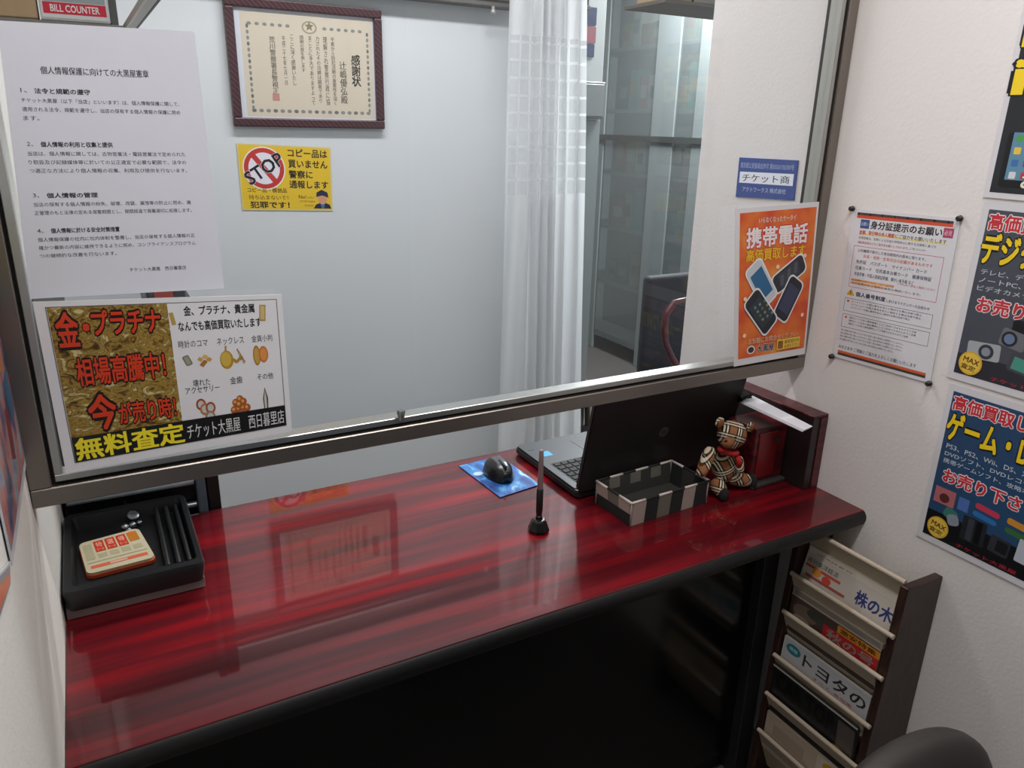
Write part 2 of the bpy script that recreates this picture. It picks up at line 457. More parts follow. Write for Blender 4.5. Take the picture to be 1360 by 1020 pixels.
s.text('金歯', 0.73, 0.54, 0.785, 0.59, BK, 0.01)
s.text('その他', 0.855, 0.54, 0.93, 0.585, BK, 0.01)
s.rot_rect(0.905, 0.12, 0.028, 0.085, 4, '#b0945a'); s.rot_rect(0.905, 0.12, 0.018, 0.07, 4, '#cdb67c')
s.rot_rect(0.515, 0.13, 0.018, 0.06, -8, '#b79b52')
s.rot_rect(0.555, 0.40, 0.030, 0.052, -20, '#777b68', .008); s.rot_rect(0.555, 0.40, 0.018, 0.04, -20, '#9a9d88', .004)
for k, (x, y) in enumerate([(.61, .40), (.628, .42), (.632, .385), (.648, .405), (.618, .435)]): s.rot_rect(x, y, .02, .018, 35, ['#c69a48', '#a87226', '#d8b266'][k % 3], .003)
s.ell(0.725, 0.42, 0.030, 0.062, '#b58f2c'); s.ell(0.722, 0.415, 0.023, 0.05, '#cfae4d'); s.rot_rect(0.725, 0.345, .008, .03, 5, '#b58f2c')
for k in range(6): s.ell(.757 + .007 * k, .425 + .012 * math.sin(k), .006, .012, '#b08a3c')
for k in range(6): s.ell(.777 + .005 * k, .36 + .016 * k, .004, .010, '#a48550')
s.ell(0.862, 0.41, 0.017, 0.070, '#a87a30'); s.ell(0.862, 0.41, 0.012, 0.055, '#c39a4d'); s.ell(0.893, 0.405, 0.022, 0.058, '#c9783a'); s.ell(0.893, 0.405, 0.015, 0.044, '#d8924e')
for x, y, c_ in ((.59, .70, '#9a4a30'), (.605, .735, '#b8764a'), (.63, .73, '#a0522c'), (.625, .79, '#9c8060')):
    s.ell(x, y, .022, .040, c_); s.ell(x, y, .014, .026, '#c6c6c4')
s.rot_rect(0.605, 0.835, .02, .03, 30, '#2c2c2c')
for x, y in ((.745, .72), (.765, .70), (.78, .72), (.735, .77), (.755, .765), (.775, .76), (.795, .765), (.76, .735)):
    s.ell(x, y, .016, .027, '#a85a24'); s.ell(x - .003, y - .005, .007, .012, '#dba060')
s.poly([(0.885, .64), (.897, .72), (.893, .84), (.876, .84), (.872, .72)], '#5a5a4c'); s.poly([(0.885, .66), (.889, .72), (.887, .83), (.880, .83), (.878, .72)], '#c8c6c0')
s.rect(0.045, 0.79, 0.972, 0.94, '#141416')
s.text('無料査定', 0.055, 0.80, 0.50, 0.932, '#f2e22c', 0.04)
s.text('チケット大黒屋', 0.515, 0.82, 0.755, 0.922, '#d8d8da', 0.015)
s.text('西日暮里店', 0.795, 0.82, 0.965, 0.922, '#d8d8da', 0.015)
s.build('gold_buying_poster', 'landscape gold nugget poster with red and yellow lettering, lower left on the window', 'poster', '#e2e2e6', 0.0015)

# small things in the gap between the two left sheets are staff side goods (built below)

# framed certificate
yc = YB - 0.012
cc = [P(298, -3, 1, yc), P(506, 11, 1, yc), P(509, 171, 1, yc), P(308, 168, 1, yc)]
cx0, cx1 = (cc[0].x + cc[3].x) / 2, (cc[1].x + cc[2].x) / 2
cz1, cz0 = (cc[0].z + cc[1].z) / 2, (cc[2].z + cc[3].z) / 2
ce = thing('framed_certificate', 'certificate with vertical brush lettering in a dark striped brown frame on the back wall', 'certificate', (cx0, YB, cz0))
M_fr = fresh('brown_frame', '#4b2d2d', 0.35)
_t = M_fr.node_tree; tc = _t.nodes.new('ShaderNodeTexCoord'); wv = _t.nodes.new('ShaderNodeTexWave'); wv.bands_direction = 'DIAGONAL'
wv.inputs['Scale'].default_value = 38; _t.links.new(tc.outputs['Object'], wv.inputs[0])
rp = ramp(_t, wv.outputs['Fac'], [(0.2, '#3a2224'), (0.8, '#543438')]); _t.links.new(rp.outputs[0], nodes(M_fr)[2].inputs['Base Color'])
fw = 0.027
for n_, (xa, za, xb, zb) in (('frame_rail', (cx0, cz0, cx1, cz0 + fw)), ('frame_rail', (cx0, cz1 - fw, cx1, cz1)), ('frame_stile', (cx0, cz0 + fw, cx0 + fw, cz1 - fw)), ('frame_stile', (cx1 - fw, cz0 + fw, cx1, cz1 - fw))):
    bm = NB(); box(bm, (xa, YB - 0.026, za), (xb, YB - .001, zb), 0.004, 2); obj(n_, bm, M_fr, ce)
ys = YB - 0.012
s = Sheet([(cx0 + fw, ys, cz1 - fw), (cx1 - fw, ys, cz1 - fw), (cx1 - fw, ys, cz0 + fw), (cx0 + fw, ys, cz0 + fw)], 0.4)
s.rect(0.04, 0.03, 0.985, 0.985, '#dccdb8')
GR = '#8b8d86'
for k in range(16):
    u = 0.10 + k * 0.053
    if 0.40 < u < 0.62: continue
    s.ell(u, 0.135, .016, .016, GR, 8); s.layer -= 1
for k in range(18): s.ell(0.09 + k * 0.05, 0.93, .017, .018, GR if k % 3 else '#6f726c', 8); s.layer -= 1
for k in range(15):
    s.ell(0.085, 0.16 + k * 0.053, .010, .02, GR if k % 3 else '#6f726c', 8); s.layer -= 1
    s.ell(0.95, 0.16 + k * 0.053, .010, .02, GR if k % 3 else '#6f726c', 8); s.layer -= 1
s.layer += 1
s.ell(0.52, 0.135, .055, .06, '#a49a84', 20); s.ell(0.52, 0.135, .043, .045, '#dccdb8', 20)
star = []
for k in range(10):
    r_ = 0.035 if k % 2 == 0 else 0.015; a_ = -math.pi / 2 + k * math.pi / 5
    star.append((0.52 + r_ * math.cos(a_), 0.125 + r_ * math.sin(a_) * s.w / s.h))
s.poly(star, '#867a5c')
def vert(t): return '\n'.join(t)
IK = '#2c2622'
cols = [(0.855, 0.36, 0.665, '感謝状', 0.068, .02), (0.755, 0.43, 0.84, '辻嶋優弘殿', 0.052, .01),
        (0.685, 0.21, 0.86, '平素から防犯活動の重要性を深く', 0.03, 0), (0.63, 0.21, 0.86, '理解され警察行政に協', 0.03, 0),
        (0.575, 0.21, 0.84, '力されたその功績は顕著であり', 0.03, 0), (0.52, 0.21, 0.86, 'まことに多大でありますよって', 0.03, 0),
        (0.46, 0.21, 0.55, '感謝の意を表します', 0.03, 0), (0.39, 0.21, 0.68, 'ここに深く感謝いたし', 0.03, 0),
        (0.33, 0.23, 0.68, '平成二十七年七月一日', 0.025, 0), (0.25, 0.24, 0.83, '荒川警察署長警視正印', 0.042, .01)]
for u, v0, v1, t_, w_, b_ in cols: s.text(vert(t_), u - w_ / 2, v0, u + w_ / 2, v1, IK, b_ + 0.012, spacing=0.95)
s.rot_rect(0.25, 0.80, 0.05, 0.05, 0, '#c98d80')
s.build('x', '', '', '#dfe0e6', 0.002, parent=ce, base='mount')

bm = NB(); quad(bm, [(cx0 + fw, YB - .019, cz0 + fw), (cx1 - fw, YB - .019, cz0 + fw), (cx1 - fw, YB - .019, cz1 - fw), (cx0 + fw, YB - .019, cz1 - fw)]); obj('glass_pane', bm, M_glass, ce)

# stop copy goods sheet
ys = YB - 0.003
s = Sheet([P(314, 190, 1, ys), P(439, 196, 1, ys), P(442, 280, 1, ys), P(322, 279, 1, ys)], 0.4)
s.rect(0.012, 0.02, 0.985, 0.98, '#e3bd2e')
def circ(cu, cv, r, m): s.ell(cu, cv, r, r * s.w / s.h, m, 32)
circ(0.265, 0.36, 0.225, '#efe7d8'); circ(0.265, 0.36, 0.212, '#c23a34'); circ(0.265, 0.36, 0.165, '#e6e2ea')
s.rot_rect(0.265, 0.36, 0.35, 0.055, 50, '#c23a34')
s.text('STOP', 0.04, 0.26, 0.49, 0.46, '#1a1a22', 0.03, '#e6e2ea', .03, rot=-33)
for t_, v in (('コピー品は', 0.05), ('買いません', 0.215), ('警察に', 0.375), ('通報します', 0.53)):
    w_ = 0.43 if len(t_) > 4 else 0.26
    s.text(t_, 0.525, v, 0.525 + w_, v + 0.12, '#17171c', 0.035)
s.text('コピー品・模倣品', 0.07, 0.655, 0.49, 0.725, '#17171c', 0.02)
s.text('持ち込まないで！', 0.08, 0.765, 0.50, 0.835, '#17171c', 0.02)
s.text('犯罪です！', 0.09, 0.865, 0.51, 0.965, '#17171c', 0.04)
s.text('No!', 0.62, 0.755, 0.70, 0.81, '#17171c', 0.02); s.text('ニセモノ', 0.71, 0.775, 0.79, 0.81, '#17171c', 0)
s.text('STOP FAKE', 0.63, 0.84, 0.80, 0.87, '#55430c', 0); s.text('GOODS', 0.68, 0.905, 0.78, 0.935, '#55430c', 0)
s.poly([(.78, .965), (.81, .90), (.86, .875), (.92, .875), (.965, .90), (.985, .965)], '#1c2540')
s.ell(0.885, 0.815, .05, .085, '#d59a78'); s.poly([(.815, .78), (.82, .71), (.88, .665), (.945, .71), (.955, .79), (.885, .755)], '#232a44')
s.poly([(.86, .90), (.91, .90), (.90, .965), (.875, .965)], '#3e6ea0')
s.build('yellow_warning_sheet', 'yellow sheet with red circled STOP sign and black lettering on the back wall', 'notice', '#d8c98a', 0.0008)

# blue licence plate on the staff side of the right wall
xs = XR - 0.003
s = Sheet([P(982, 209, 0, xs), P(1060, 213, 0, xs), P(1054, 266, 0, xs), P(977, 261, 0, xs)], 0.3)
s.text('東京都公安委員会許可 第305501705787号', 0.04, 0.115, 0.95, 0.26, '#a9b8de', 0.0)
s.poly([(0.04, 0.355), (0.96, 0.345), (0.96, 0.645), (0.04, 0.635)], '#e8ebf6')
s.text('チケット商', 0.09, 0.40, 0.90, 0.60, '#22252e', 0.02)
s.text('アクトワークス 株式会社', 0.11, 0.73, 0.86, 0.86, '#c6d0ea', 0.005)
s.build('blue_licence_plate', 'small blue licence plate with a white strip of black lettering on white wall behind glass', 'sign', '#2c488f', 0.003, base='plate')

# orange mobile phone poster
s = Sheet([GP(977, 277), GP(1088, 268), GP(1069, 470), GP(975, 487)], 0.3)
M_or = fresh('orange_print', '#dc6a2c', 0.35)
nz = noise(M_or.node_tree, 14, 2); rp = ramp(M_or.node_tree, nz.outputs['Fac'], [(0.35, '#cf4a22'), (0.55, '#e0702c'), (0.7, '#e8923c')])
M_or.node_tree.links.new(rp.outputs[0], nodes(M_or)[2].inputs['Base Color'])
s.rect(0.05, 0.03, 0.975, 0.955, M_or)
s.text('いらなくなったケータイ', 0.27, 0.065, 0.72, 0.10, '#f0e4dc', 0.02, '#a3402a', .03)
s.text('携帯電話', 0.13, 0.125, 0.88, 0.245, '#f0e6e6', 0.04, '#c62a30', 0.04)
s.text('高価買取します', 0.13, 0.255, 0.87, 0.33, '#f2bb20', 0.035, '#9a3a1a', 0.03)
def phone(cu, cv, w_, h_, a_, body, scr, edge='#e6e6e8'):
    s.rot_rect(cu, cv, w_ + .03, h_ + .03, a_, edge, .05); s.rot_rect(cu, cv, w_, h_, a_, body, .045); s.rot_rect(cu, cv, w_ * .78, h_ * .66, a_, scr)
phone(0.68, 0.435, 0.17, 0.42, 62, '#2a2c33', '#3a3e48')
for k in range(9):
    s.rot_rect(0.59 + (k % 3) * .085, 0.47 - (k % 3) * .035 + (k // 3 - 1) * .022, .035, .04, 62, '#565b66')
phone(0.69, 0.60, 0.20, 0.40, 32, '#23252e', '#3b3f5a')
phone(0.325, 0.475, 0.21, 0.42, -35, '#c9ccd2', '#2c6690')
phone(0.33, 0.66, 0.22, 0.42, -42, '#24262c', '#2c3a40')
for i in range(3):
    for j in range(4): s.rot_rect(0.25 + i * .06 + j * .035, 0.625 + j * .028 - i * .018, .025, .025, -42, ['#6a8a8c', '#8a8a90', '#5c7a5a', '#a08a5a'][(i + j) % 4])
for u, v in ((.12, .56), (.12, .80), (.9, .72), (.52, .38), (.87, .33)): s.ell(u, v, .022, .014, '#f3d6b4', 10)
s.text('お気軽にお問合せください', 0.17, 0.825, 0.84, 0.865, '#f2c9a4', 0.01, '#b04a2a', .03)
s.ell(0.22, 0.905, .055, .028, '#eadfd6'); s.ell(0.22, 0.905, .04, .02, '#3a2a3a')
s.text('大黒屋', 0.30, 0.88, 0.53, 0.93, '#2a2440', 0.03, '#e8d8cc', .04)
s.rect(0.565, 0.865, 0.89, 0.935, '#e8c44a'); s.rect(0.58, 0.875, 0.65, 0.928, '#8a5a1c'); s.text('買取受付中', 0.67, 0.875, 0.88, 0.90, '#4a3a18', 0.01); s.text('お持ち下さい', 0.67, 0.905, 0.88, 0.93, '#c0502a', 0.02)
s.build('phone_buying_poster', 'orange laminated poster with four mobile phones, lower right on the window', 'poster', '#dcd8da', 0.0015)

# ---------------- sheets on the right wall
def RW(y0, y1, z1, z0, x=XR - 0.003): return [(x, y0, z1), (x, y1, z1), (x, y1, z0), (x, y0, z0)]
s = Sheet([P(1133, 277, 0, xs), P(1276, 290, 0, xs), P(1235, 509, 0, xs), P(1106, 473, 0, xs)], 0.3)
s.rect(0.055, 0.02, 0.95, 0.036, '#4c4240'); s.rect(0.055, 0.036, 0.95, 0.055, '#d2523a')
s.rect(0.05, 0.945, 0.95, 0.962, '#d2623a'); s.rect(0.05, 0.962, 0.95, 0.978, '#4c4240')
for k in range(8): s.rect(.06 + k * .12, .02, .075 + k * .12, .036, '#1b1715')
DB = '#26304a'
s.rect(0.10, 0.062, 0.19, 0.118, '#3c5a92'); s.text('お願い', 0.11, 0.078, 0.18, 0.102, '#c8d2e8', 0.02)
s.rect(0.88, 0.062, 0.965, 0.118, '#b04468'); s.text('必見', 0.89, 0.075, 0.955, 0.105, '#e8c8d4', 0.02)
s.text('身分証提示のお願い', 0.205, 0.066, 0.87, 0.115, '#20202a', 0.035)
s.rect(0.10, 0.150, 0.93, 0.158, '#efe08a')
s.text('金額、取引時の本人確認', 0.10, 0.13, 0.45, 0.156, '#c8451c', 0.03)
s.text('にご協力をお願いいたします', 0.46, 0.13, 0.92, 0.156, '#4e4a26', 0.015)
s.text('古物営業法、犯罪による収益の移転防止に関する法律等に基づき', 0.10, 0.17, 0.84, 0.186, '#50505c', 0)
s.text('運転免許証などのご提示をお願いしております。', 0.10, 0.20, 0.60, 0.216, '#b0303c', 0.01)
s.text('ご了承くださいませ。', 0.61, 0.20, 0.76, 0.214, '#50505c', 0)
s.outline(0.065, 0.232, 0.925, 0.505, 0.004, '#c8647c')
s.text('公的機関が発行した有効期限内の原本に限ります。', 0.11, 0.25, 0.77, 0.27, DB, 0.01)
s.text('氏名・住所・生年月日の記載があるものです', 0.18, 0.282, 0.84, 0.304, '#d0501c', 0.02)
s.text('免許証　パスポート　マイナンバー カード', 0.11, 0.32, 0.80, 0.345, DB, 0.012)
s.text('住基カード　住民基本台帳カード　健康保険証', 0.11, 0.36, 0.85, 0.385, DB, 0.015)
s.text('年金手帳・外国人登録証明書、障がい者手帳 など', 0.11, 0.40, 0.70, 0.425, DB, 0.012)
s.text('いずれか一点をご提示ください', 0.55, 0.425, 0.90, 0.438, '#c03040', 0)
s.rect(0.08, 0.447, 0.52, 0.462, '#eab27c'); s.rect(0.08, 0.467, 0.42, 0.482, '#eab27c')
s.text('有効期限の切れたもの、コピーは不可', 0.09, 0.448, 0.52, 0.462, '#8a4a1c', 0.01)
s.text('住所変更のある場合は裏面も確認いたします。', 0.09, 0.468, 0.78, 0.482, '#5c4a44', 0)
s.poly([(.055, .56), (.10, .515), (.14, .56)], '#d8a226'); s.text('!', .094, .53, .102, .555, '#2a2010', .03)
s.text('個人番号制度', 0.155, 0.53, 0.46, 0.56, DB, 0.035); s.text('に於けるマイナンバーのお知らせ', 0.47, 0.54, 0.88, 0.56, DB, 0.01)
s.outline(0.045, 0.58, 0.92, 0.67, 0.004, '#7c7c84'); s.outline(0.045, 0.69, 0.92, 0.78, 0.004, '#7c7c84')
for k, v in enumerate((.592, .612, .632)): s.text('マイナンバーの個人番号を他人に提供する事は法律で禁止', 0.12, v, 0.82 - .1 * (k == 2), v + .013, '#3a3e4c', 0.005)
for k, v in enumerate((.702, .722, .742)): s.text('通知カードは本人確認書類としてご利用できませんのでご注意', 0.12, v, 0.80 - .07 * (k == 2), v + .013, '#3a3e4c', 0.005)
s.ell(.085, .600, .014, .008, '#d2623a', 8); s.ell(.085, .710, .014, .008, '#d2623a', 8)
for k in range(4): s.text('個人情報の取り扱いには十分に注意し他の目的には使用いたしません。', 0.05, 0.795 + k * .021, 0.70 - .08 * (k == 3), 0.808 + k * .021, '#5c5c66', 0)
s.text('みなさまの ご理解とご協力をよろしくお願いいたします', 0.05, 0.905, 0.85, 0.93, DB, 0.015)
idt = s.build('identity_notice', 'white laminated identity notice with orange strips pinned at its four corners, right wall', 'notice', '#d9d9de', 0.0012)
for i_, (u, v) in enumerate(((0, 0), (1, 0), (0, 1), (1, 1))):
    p = s.at(u, v); bm = NB(); R_ = Matrix.Rotation(math.radians(-90), 3, 'Y')
    lathe(bm, [(.0050, 0), (.0055, .002), (.0035, .004), (.0035, .006), (.0048, .008), (.0030, .0095)], p, 14, 0, R_)
    smooth_by_angle(obj('push_pin', bm, mat('#2c2726', 0.4), idt))

def pitch_poster(y0, z1, z0, title, lines, bgc, name, label, kind):
    global s
    s = Sheet(RW(y0, y0 - 0.216, z1, z0), 0.3)
    s.rect(0.05, 0.04, 0.95, 0.96, bgc)
    s.text('高価買取します', 0.07, 0.06, 0.93, 0.145, '#c8323c', 0.045, '#efe6ea', 0.045)
    s.text(title, 0.06, 0.165, 0.94, 0.325, '#f0cf26', 0.05, '#15151a', 0.05)
    for k, L in enumerate(lines): s.text(L, 0.09, 0.355 + k * .045, 0.91, 0.385 + k * .045, '#c2cad6', 0.01)
    s.text('お売り下さい', 0.12, 0.505, 0.90, 0.59, '#c8323c', 0.045, '#efe6ea', 0.045)
    if kind == 'digital':
        s.rect(0.05, 0.84, 0.95, 0.96, '#30323a')
        s.rot_rect(.62, .66, .40, .20, 0, '#1b1c22', .02)
        s.rot_rect(.45, .70, .20, .14, 10, '#6e7076', .02); s.ell(.42, .70, .06, .042, '#2a2b30'); s.ell(.42, .70, .04, .028, '#6a7ea0')
        s.rot_rect(.25, .80, .26, .14, -4, '#a6a9ae', .02); s.ell(.27, .80, .06, .042, '#3a3c42'); s.ell(.27, .80, .035, .025, '#8a90a0')
        s.rot_rect(.60, .83, .30, .14, 8, '#46484e', .02); s.rot_rect(.60, .83, .24, .10, 8, '#4a9484')
        s.rot_rect(.84, .74, .16, .24, 0, '#8e9298', .02)
    elif kind == 'game':
        s.rect(0.05, 0.79, 0.95, 0.96, '#15161a')
        s.rect(.08, .63, .26, .73, '#b86a70'); s.ell(.17, .69, .045, .03, '#5a2e28', 10); s.rect(.29, .64, .38, .72, '#4f72b4')
        s.rot_rect(.53, .655, .20, .05, 6, '#c23c58', .02); s.rot_rect(.52, .705, .20, .045, 6, '#2f6fae', .02)
        s.rot_rect(.80, .665, .22, .055, 6, '#c98a32', .02); s.rot_rect(.79, .72, .20, .05, 6, '#3a6a3c', .02)
        s.rot_rect(.46, .81, .20, .22, 0, '#26282e', .01); s.rot_rect(.43, .81, .05, .20, 0, '#3c3f48'); s.rot_rect(.50, .81, .05, .20, 0, '#0e0f12')
        s.rot_rect(.68, .83, .16, .15, 4, '#33353c', .01); s.rot_rect(.70, .83, .09, .10, 4, '#1a1b20')
        s.rot_rect(.25, .77, .12, .10, 20, '#3f7a70', .03); s.rot_rect(.28, .80, .10, .10, -20, '#8c94a0', .03)
        s.rot_rect(.86, .80, .10, .20, 3, '#b8bec8', .01)
    s.ell(0.17, 0.885 if kind != 'digital' else .885, .095, .068, '#d9ae3a', 24); s.ell(0.17, 0.885, .082, .058, '#e6c252', 24)
    s.text('MAX', 0.11, 0.855, 0.24, 0.885, '#5c4210', 0.03, rot=8); s.text('査定', 0.10, 0.895, 0.22, 0.925, '#5c4210', 0.03, rot=8)
    s.text('チケット大黒屋', 0.35, 0.925, 0.85, 0.95, '#b0303a', 0.02)
    return s.build(name, label, 'poster', '#d5d3d8', 0.0012, group='buying posters in a column on the right wall')
zt = EYE.z
pitch_poster(0.760, zt - 0.104, zt - 0.415, 'デジタル家電', ['テレビ、デジカメ、ビデオ、', 'ノートPC、iPod、ゲーム、', 'ビデオカメラ、オーディオ'], '#4a4e58', 'camera_buying_poster', 'grey laminated poster with cameras and red and yellow lettering, middle of the right wall column', 'digital')
pitch_poster(0.752, zt - 0.424, zt - 0.737, 'ゲーム・DVD', ['PS3、PS2、Wii、DS、XBOX、', 'DVDソフト、DVDレコーダー', '携帯ゲームソフト、攻略本など'], '#29496b', 'game_buying_poster', 'blue laminated poster with game consoles and yellow lettering, lowest on the right wall', 'game')
s = Sheet(RW(0.764, 0.548, zt + 0.208, zt - 0.098), 0.3)
s.rect(0.04, 0.03, 0.96, 0.97, '#23262c')
s.text('iPad', 0.05, 0.30, 0.95, 0.47, '#f0cf26', 0.05, '#15151a', 0.04)
s.text('iPhone', 0.05, 0.08, 0.95, 0.24, '#f0cf26', 0.05, '#15151a', 0.04)
s.text('各シリーズ', 0.22, 0.53, 0.78, 0.60, '#d8dade', 0.03)
s.text('ハ', 0.26, 0.49, 0.34, 0.52, '#f0cf26', 0.05)
s.rot_rect(.40, .80, .62, .40, 0, '#101114', .03); s.rot_rect(.40, .78, .54, .34, 0, '#5f8aa4')
for i in range(6):
    for j in range(4): s.rot_rect(.18 + i * .085, .69 + j * .062, .05, .05, 0, ['#4f9a52', '#d0d4d8', '#c8783a', '#3c6ea8', '#b83c44', '#e0c04a', '#6a4a8c'][(i * 3 + j * 5) % 7], .008)
s.text('お売り下さい', 0.26, 0.86, 0.94, 0.94, '#e9e2d2', 0.045, '#15151a', 0.04)
s.build('tablet_buying_poster', 'black laminated poster with a tablet screen, topmost on the right wall', 'poster', '#d5d3d8', 0.0012, group='buying posters in a column on the right wall')

# ---------------- sheets on the left wall
xl = XL + 0.003
def LW(u, v): return P(u, v, 0, xl)
TR = LW(-6, 380); 
y1_ = 1.087; y0_ = 0.80
s = Sheet([(xl, 0.80, zt - 0.12), (xl, 1.087, zt - 0.12), (xl, 1.087, zt - 0.425), (xl, 0.80, zt - 0.42)], 0.3)
M_col = fresh('left_poster_print', '#6a7486', 0.35)
nz = noise(M_col.node_tree, 16, 3); rp = ramp(M_col.node_tree, nz.outputs['Fac'], [(0.3, '#3d6f95'), (0.42, '#8d8f98'), (0.5, '#b46a5c'), (0.6, '#5f5a78'), (0.7, '#2c3a4e')])
M_col.node_tree.links.new(rp.outputs[0], nodes(M_col)[2].inputs['Base Color'])
s.rect(0.03, 0.03, 0.985, 0.32, '#8a9a84'); s.rect(0.03, 0.32, 0.985, 0.965, M_col)
s.rot_rect(.75, .45, .22, .18, 12, '#c07a4a'); s.rot_rect(.82, .66, .16, .2, -10, '#39617e'); s.rot_rect(.62, .75, .12, .2, 20, '#7c2c34')
s.text('高価買取', 0.08, 0.06, 0.9, 0.24, '#d8c65a', 0.04, '#2a2c34', .04)
s.build('collage_poster', 'poster with multicoloured collage print on the left wall beside the window frame', 'poster', '#c9ccd2', 0.0012)
s = Sheet([LW(-60, 830), LW(14, 745), LW(15, 775), LW(-60, 1010)], 0.3)
s.poly([(0.02, 0.03), (0.97, 0.12), (0.97, 0.88), (0.02, 0.97)], '#8a8f9c')
s.poly([(0.5, 0.2), (0.97, 0.4), (0.97, 0.86), (0.5, 0.8)], '#d27a5e')
s.build('lower_left_poster', 'curled grey and salmon coloured poster on the left wall, lower one', 'poster', '#c9ccd2', 0.0012)

# ================================================================== STAFF SIDE
# curtain rail and lace curtain
YCU = 2.45
zr_ = P(660, 9, 1, 2.585).z
rail = thing('curtain_rail_box', 'long grey curtain rail box across the top of the back wall', 'curtain rail', (0.7, 2.6, zr_))
bm = NB(); box(bm, (-0.10, 2.585, zr_), (1.74, 2.648, zr_ + .115), .003, 2); obj('rail_box', bm, mat('#6d6a67', 0.45), rail)
bm = NB(); box(bm, (-0.10, 2.575, zr_ + .02), (1.74, 2.584, zr_ + .035), .002, 1); obj('track', bm, mat('#8d8d8a', 0.35, 0.5), rail)
p = P(655, 8, 1, 2.58)
bm = NB(); lathe(bm, [(.004, -.012), (.006, -.01), (.006, 0)], (p.x, 2.58, zr_ - .001), 12); ball(bm, (p.x, 2.58, zr_ - .018), .009)
smooth_by_angle(obj('rail_hook', bm, mat('#b5b3ae', 0.4, 0.4), rail))

M_cur = bpy.data.materials.new('lace'); M_cur.use_nodes = True
n, l = M_cur.node_tree.nodes, M_cur.node_tree.links; n.clear()
out = n.new('ShaderNodeOutputMaterial'); df = n.new('ShaderNodeBsdfDiffuse'); tl = n.new('ShaderNodeBsdfTranslucent'); tp = n.new('ShaderNodeBsdfTransparent')
df.inputs[0].default_value = lin('#e2e3e4'); tl.inputs[0].default_value = lin('#e2e3e4')
m1 = n.new('ShaderNodeMixShader'); m1.inputs[0].default_value = 0.35; m2 = n.new('ShaderNodeMixShader')
l.new(df.outputs[0], m1.inputs[1]); l.new(tl.outputs[0], m1.inputs[2]); l.new(m1.outputs[0], m2.inputs[1]); l.new(tp.outputs[0], m2.inputs[2])
uv = n.new('ShaderNodeUVMap'); sp = n.new('ShaderNodeSeparateXYZ'); l.new(uv.outputs[0], sp.inputs[0])
def mth(op, a, b=None, c=None):
    q = n.new('ShaderNodeMath'); q.operation = op
    for i, x in enumerate((a, b, c)):
        if x is None: continue
        if isinstance(x, (int, float)): q.inputs[i].default_value = x
        else: l.new(x, q.inputs[i])
    return q.outputs[0]
# cells 0.034 wide, 0.0485 high: inside of a cell is sheer, its border dense
fu = mth('FRACT', mth('DIVIDE', sp.outputs[0], 0.040)); fv = mth('FRACT', mth('DIVIDE', sp.outputs[1], 0.0566))
inu = mth('GREATER_THAN', fu, 0.20); inv = mth('GREATER_THAN', fv, 0.16)
zone = mth('MULTIPLY', mth('GREATER_THAN', sp.outputs[1], 0.0), mth('LESS_THAN', sp.outputs[1], 0.535))
cell = mth('MULTIPLY', mth('MULTIPLY', inu, inv), zone)
fac = mth('ADD', mth('MULTIPLY', cell, 0.36), 0.06)
l.new(fac, m2.inputs[0]); l.new(m2.outputs[0], out.inputs[0])
xa = P(676, 100, 1, YCU).x; xb = P(775, 300, 1, YCU).x
path = []
NN = 90
for i in range(NN + 1):
    t = i / NN
    x = xa + (xb - xa) * t
    if t < 0.30: y = YCU + 0.004 * math.sin(t * 20)
    elif t < 0.72: y = YCU + 0.026 * math.sin((t - 0.30) / 0.42 * math.pi * 2 * 4)
    else: y = YCU + 0.018 * math.sin((t - 0.72) / 0.28 * math.pi * 2 * 1.5) - 0.006
    path.append((x, y))
zt0 = P(690, 262, 1, YCU).z
cbm = NB(); uvl = cbm.loops.layers.uv.new('UVMap')
rows = [zt + .55 - k * 0.14 for k in range(0, 15)]
acc = [0]
for a, b in zip(path, path[1:]): acc.append(acc[-1] + math.hypot(b[0] - a[0], b[1] - a[1]))
grid = []
for r_, z in enumerate(rows):
    g = []
    for i, (x, y) in enumerate(path):
        k = r_ / len(rows); xx = xa - 0.02 * k + (x - xa) * (0.88 + 0.32 * k)
        yy = YCU + (y - YCU) * (0.8 + 0.5 * k) + 0.004 * math.sin(k * 9 + i * .3)
        g.append(cbm.verts.new((xx, yy, z)))
    grid.append(g)
for r_ in range(len(rows) - 1):
    for i in range(NN):
        f = cbm.faces.new((grid[r_][i], grid[r_][i + 1], grid[r_ + 1][i + 1], grid[r_ + 1][i]))
        for lp, (a, b) in zip(f.loops, ((i, r_), (i + 1, r_), (i + 1, r_ + 1), (i, r_ + 1))):
            lp[uvl].uv = (acc[a] * 0.92, rows[b] - zt0)
cu = obj('lace_curtain', cbm, M_cur, None, True); tag(cu, 'white lace curtain with small squares, gathered behind the window', 'curtain')

# black equipment cabinet behind the tray
eq = thing('equipment_cabinet', 'black cabinet with grey rails standing behind the black tray at the left wall', 'cabinet', (0.03, 1.6, 0))
bm = NB(); box(bm, (XL + .004, 1.50, 0.0), (0.163, 1.86, zt - .335), 0.004, 2); obj('body', bm, mat('#0d0e10', 0.45), eq)
bm = NB(); box(bm, (0.119, 1.472, TOP - .6), (0.137, 1.499, zt - .335), 0.003, 2); obj('upright', bm, mat('#4a565e', 0.45), eq)
bm = NB(); box(bm, (0.139, 1.474, TOP - .6), (0.162, 1.499, zt - .335), 0.003, 2); obj('upright', bm, mat('#0a0a0b', 0.5), eq)
a_ = P(90, 668, 1, 1.485); b_ = P(243, 642, 1, 1.485)
bm = NB(); tube(bm, [(XL + .01, 1.488, a_.z), (0.117, 1.488, b_.z)], 0.0075, 12); smooth_by_angle(obj('rail', bm, mat('#8d989f', 0.4, 0.2), eq))
c_ = P(256, 671, 1, 1.485)
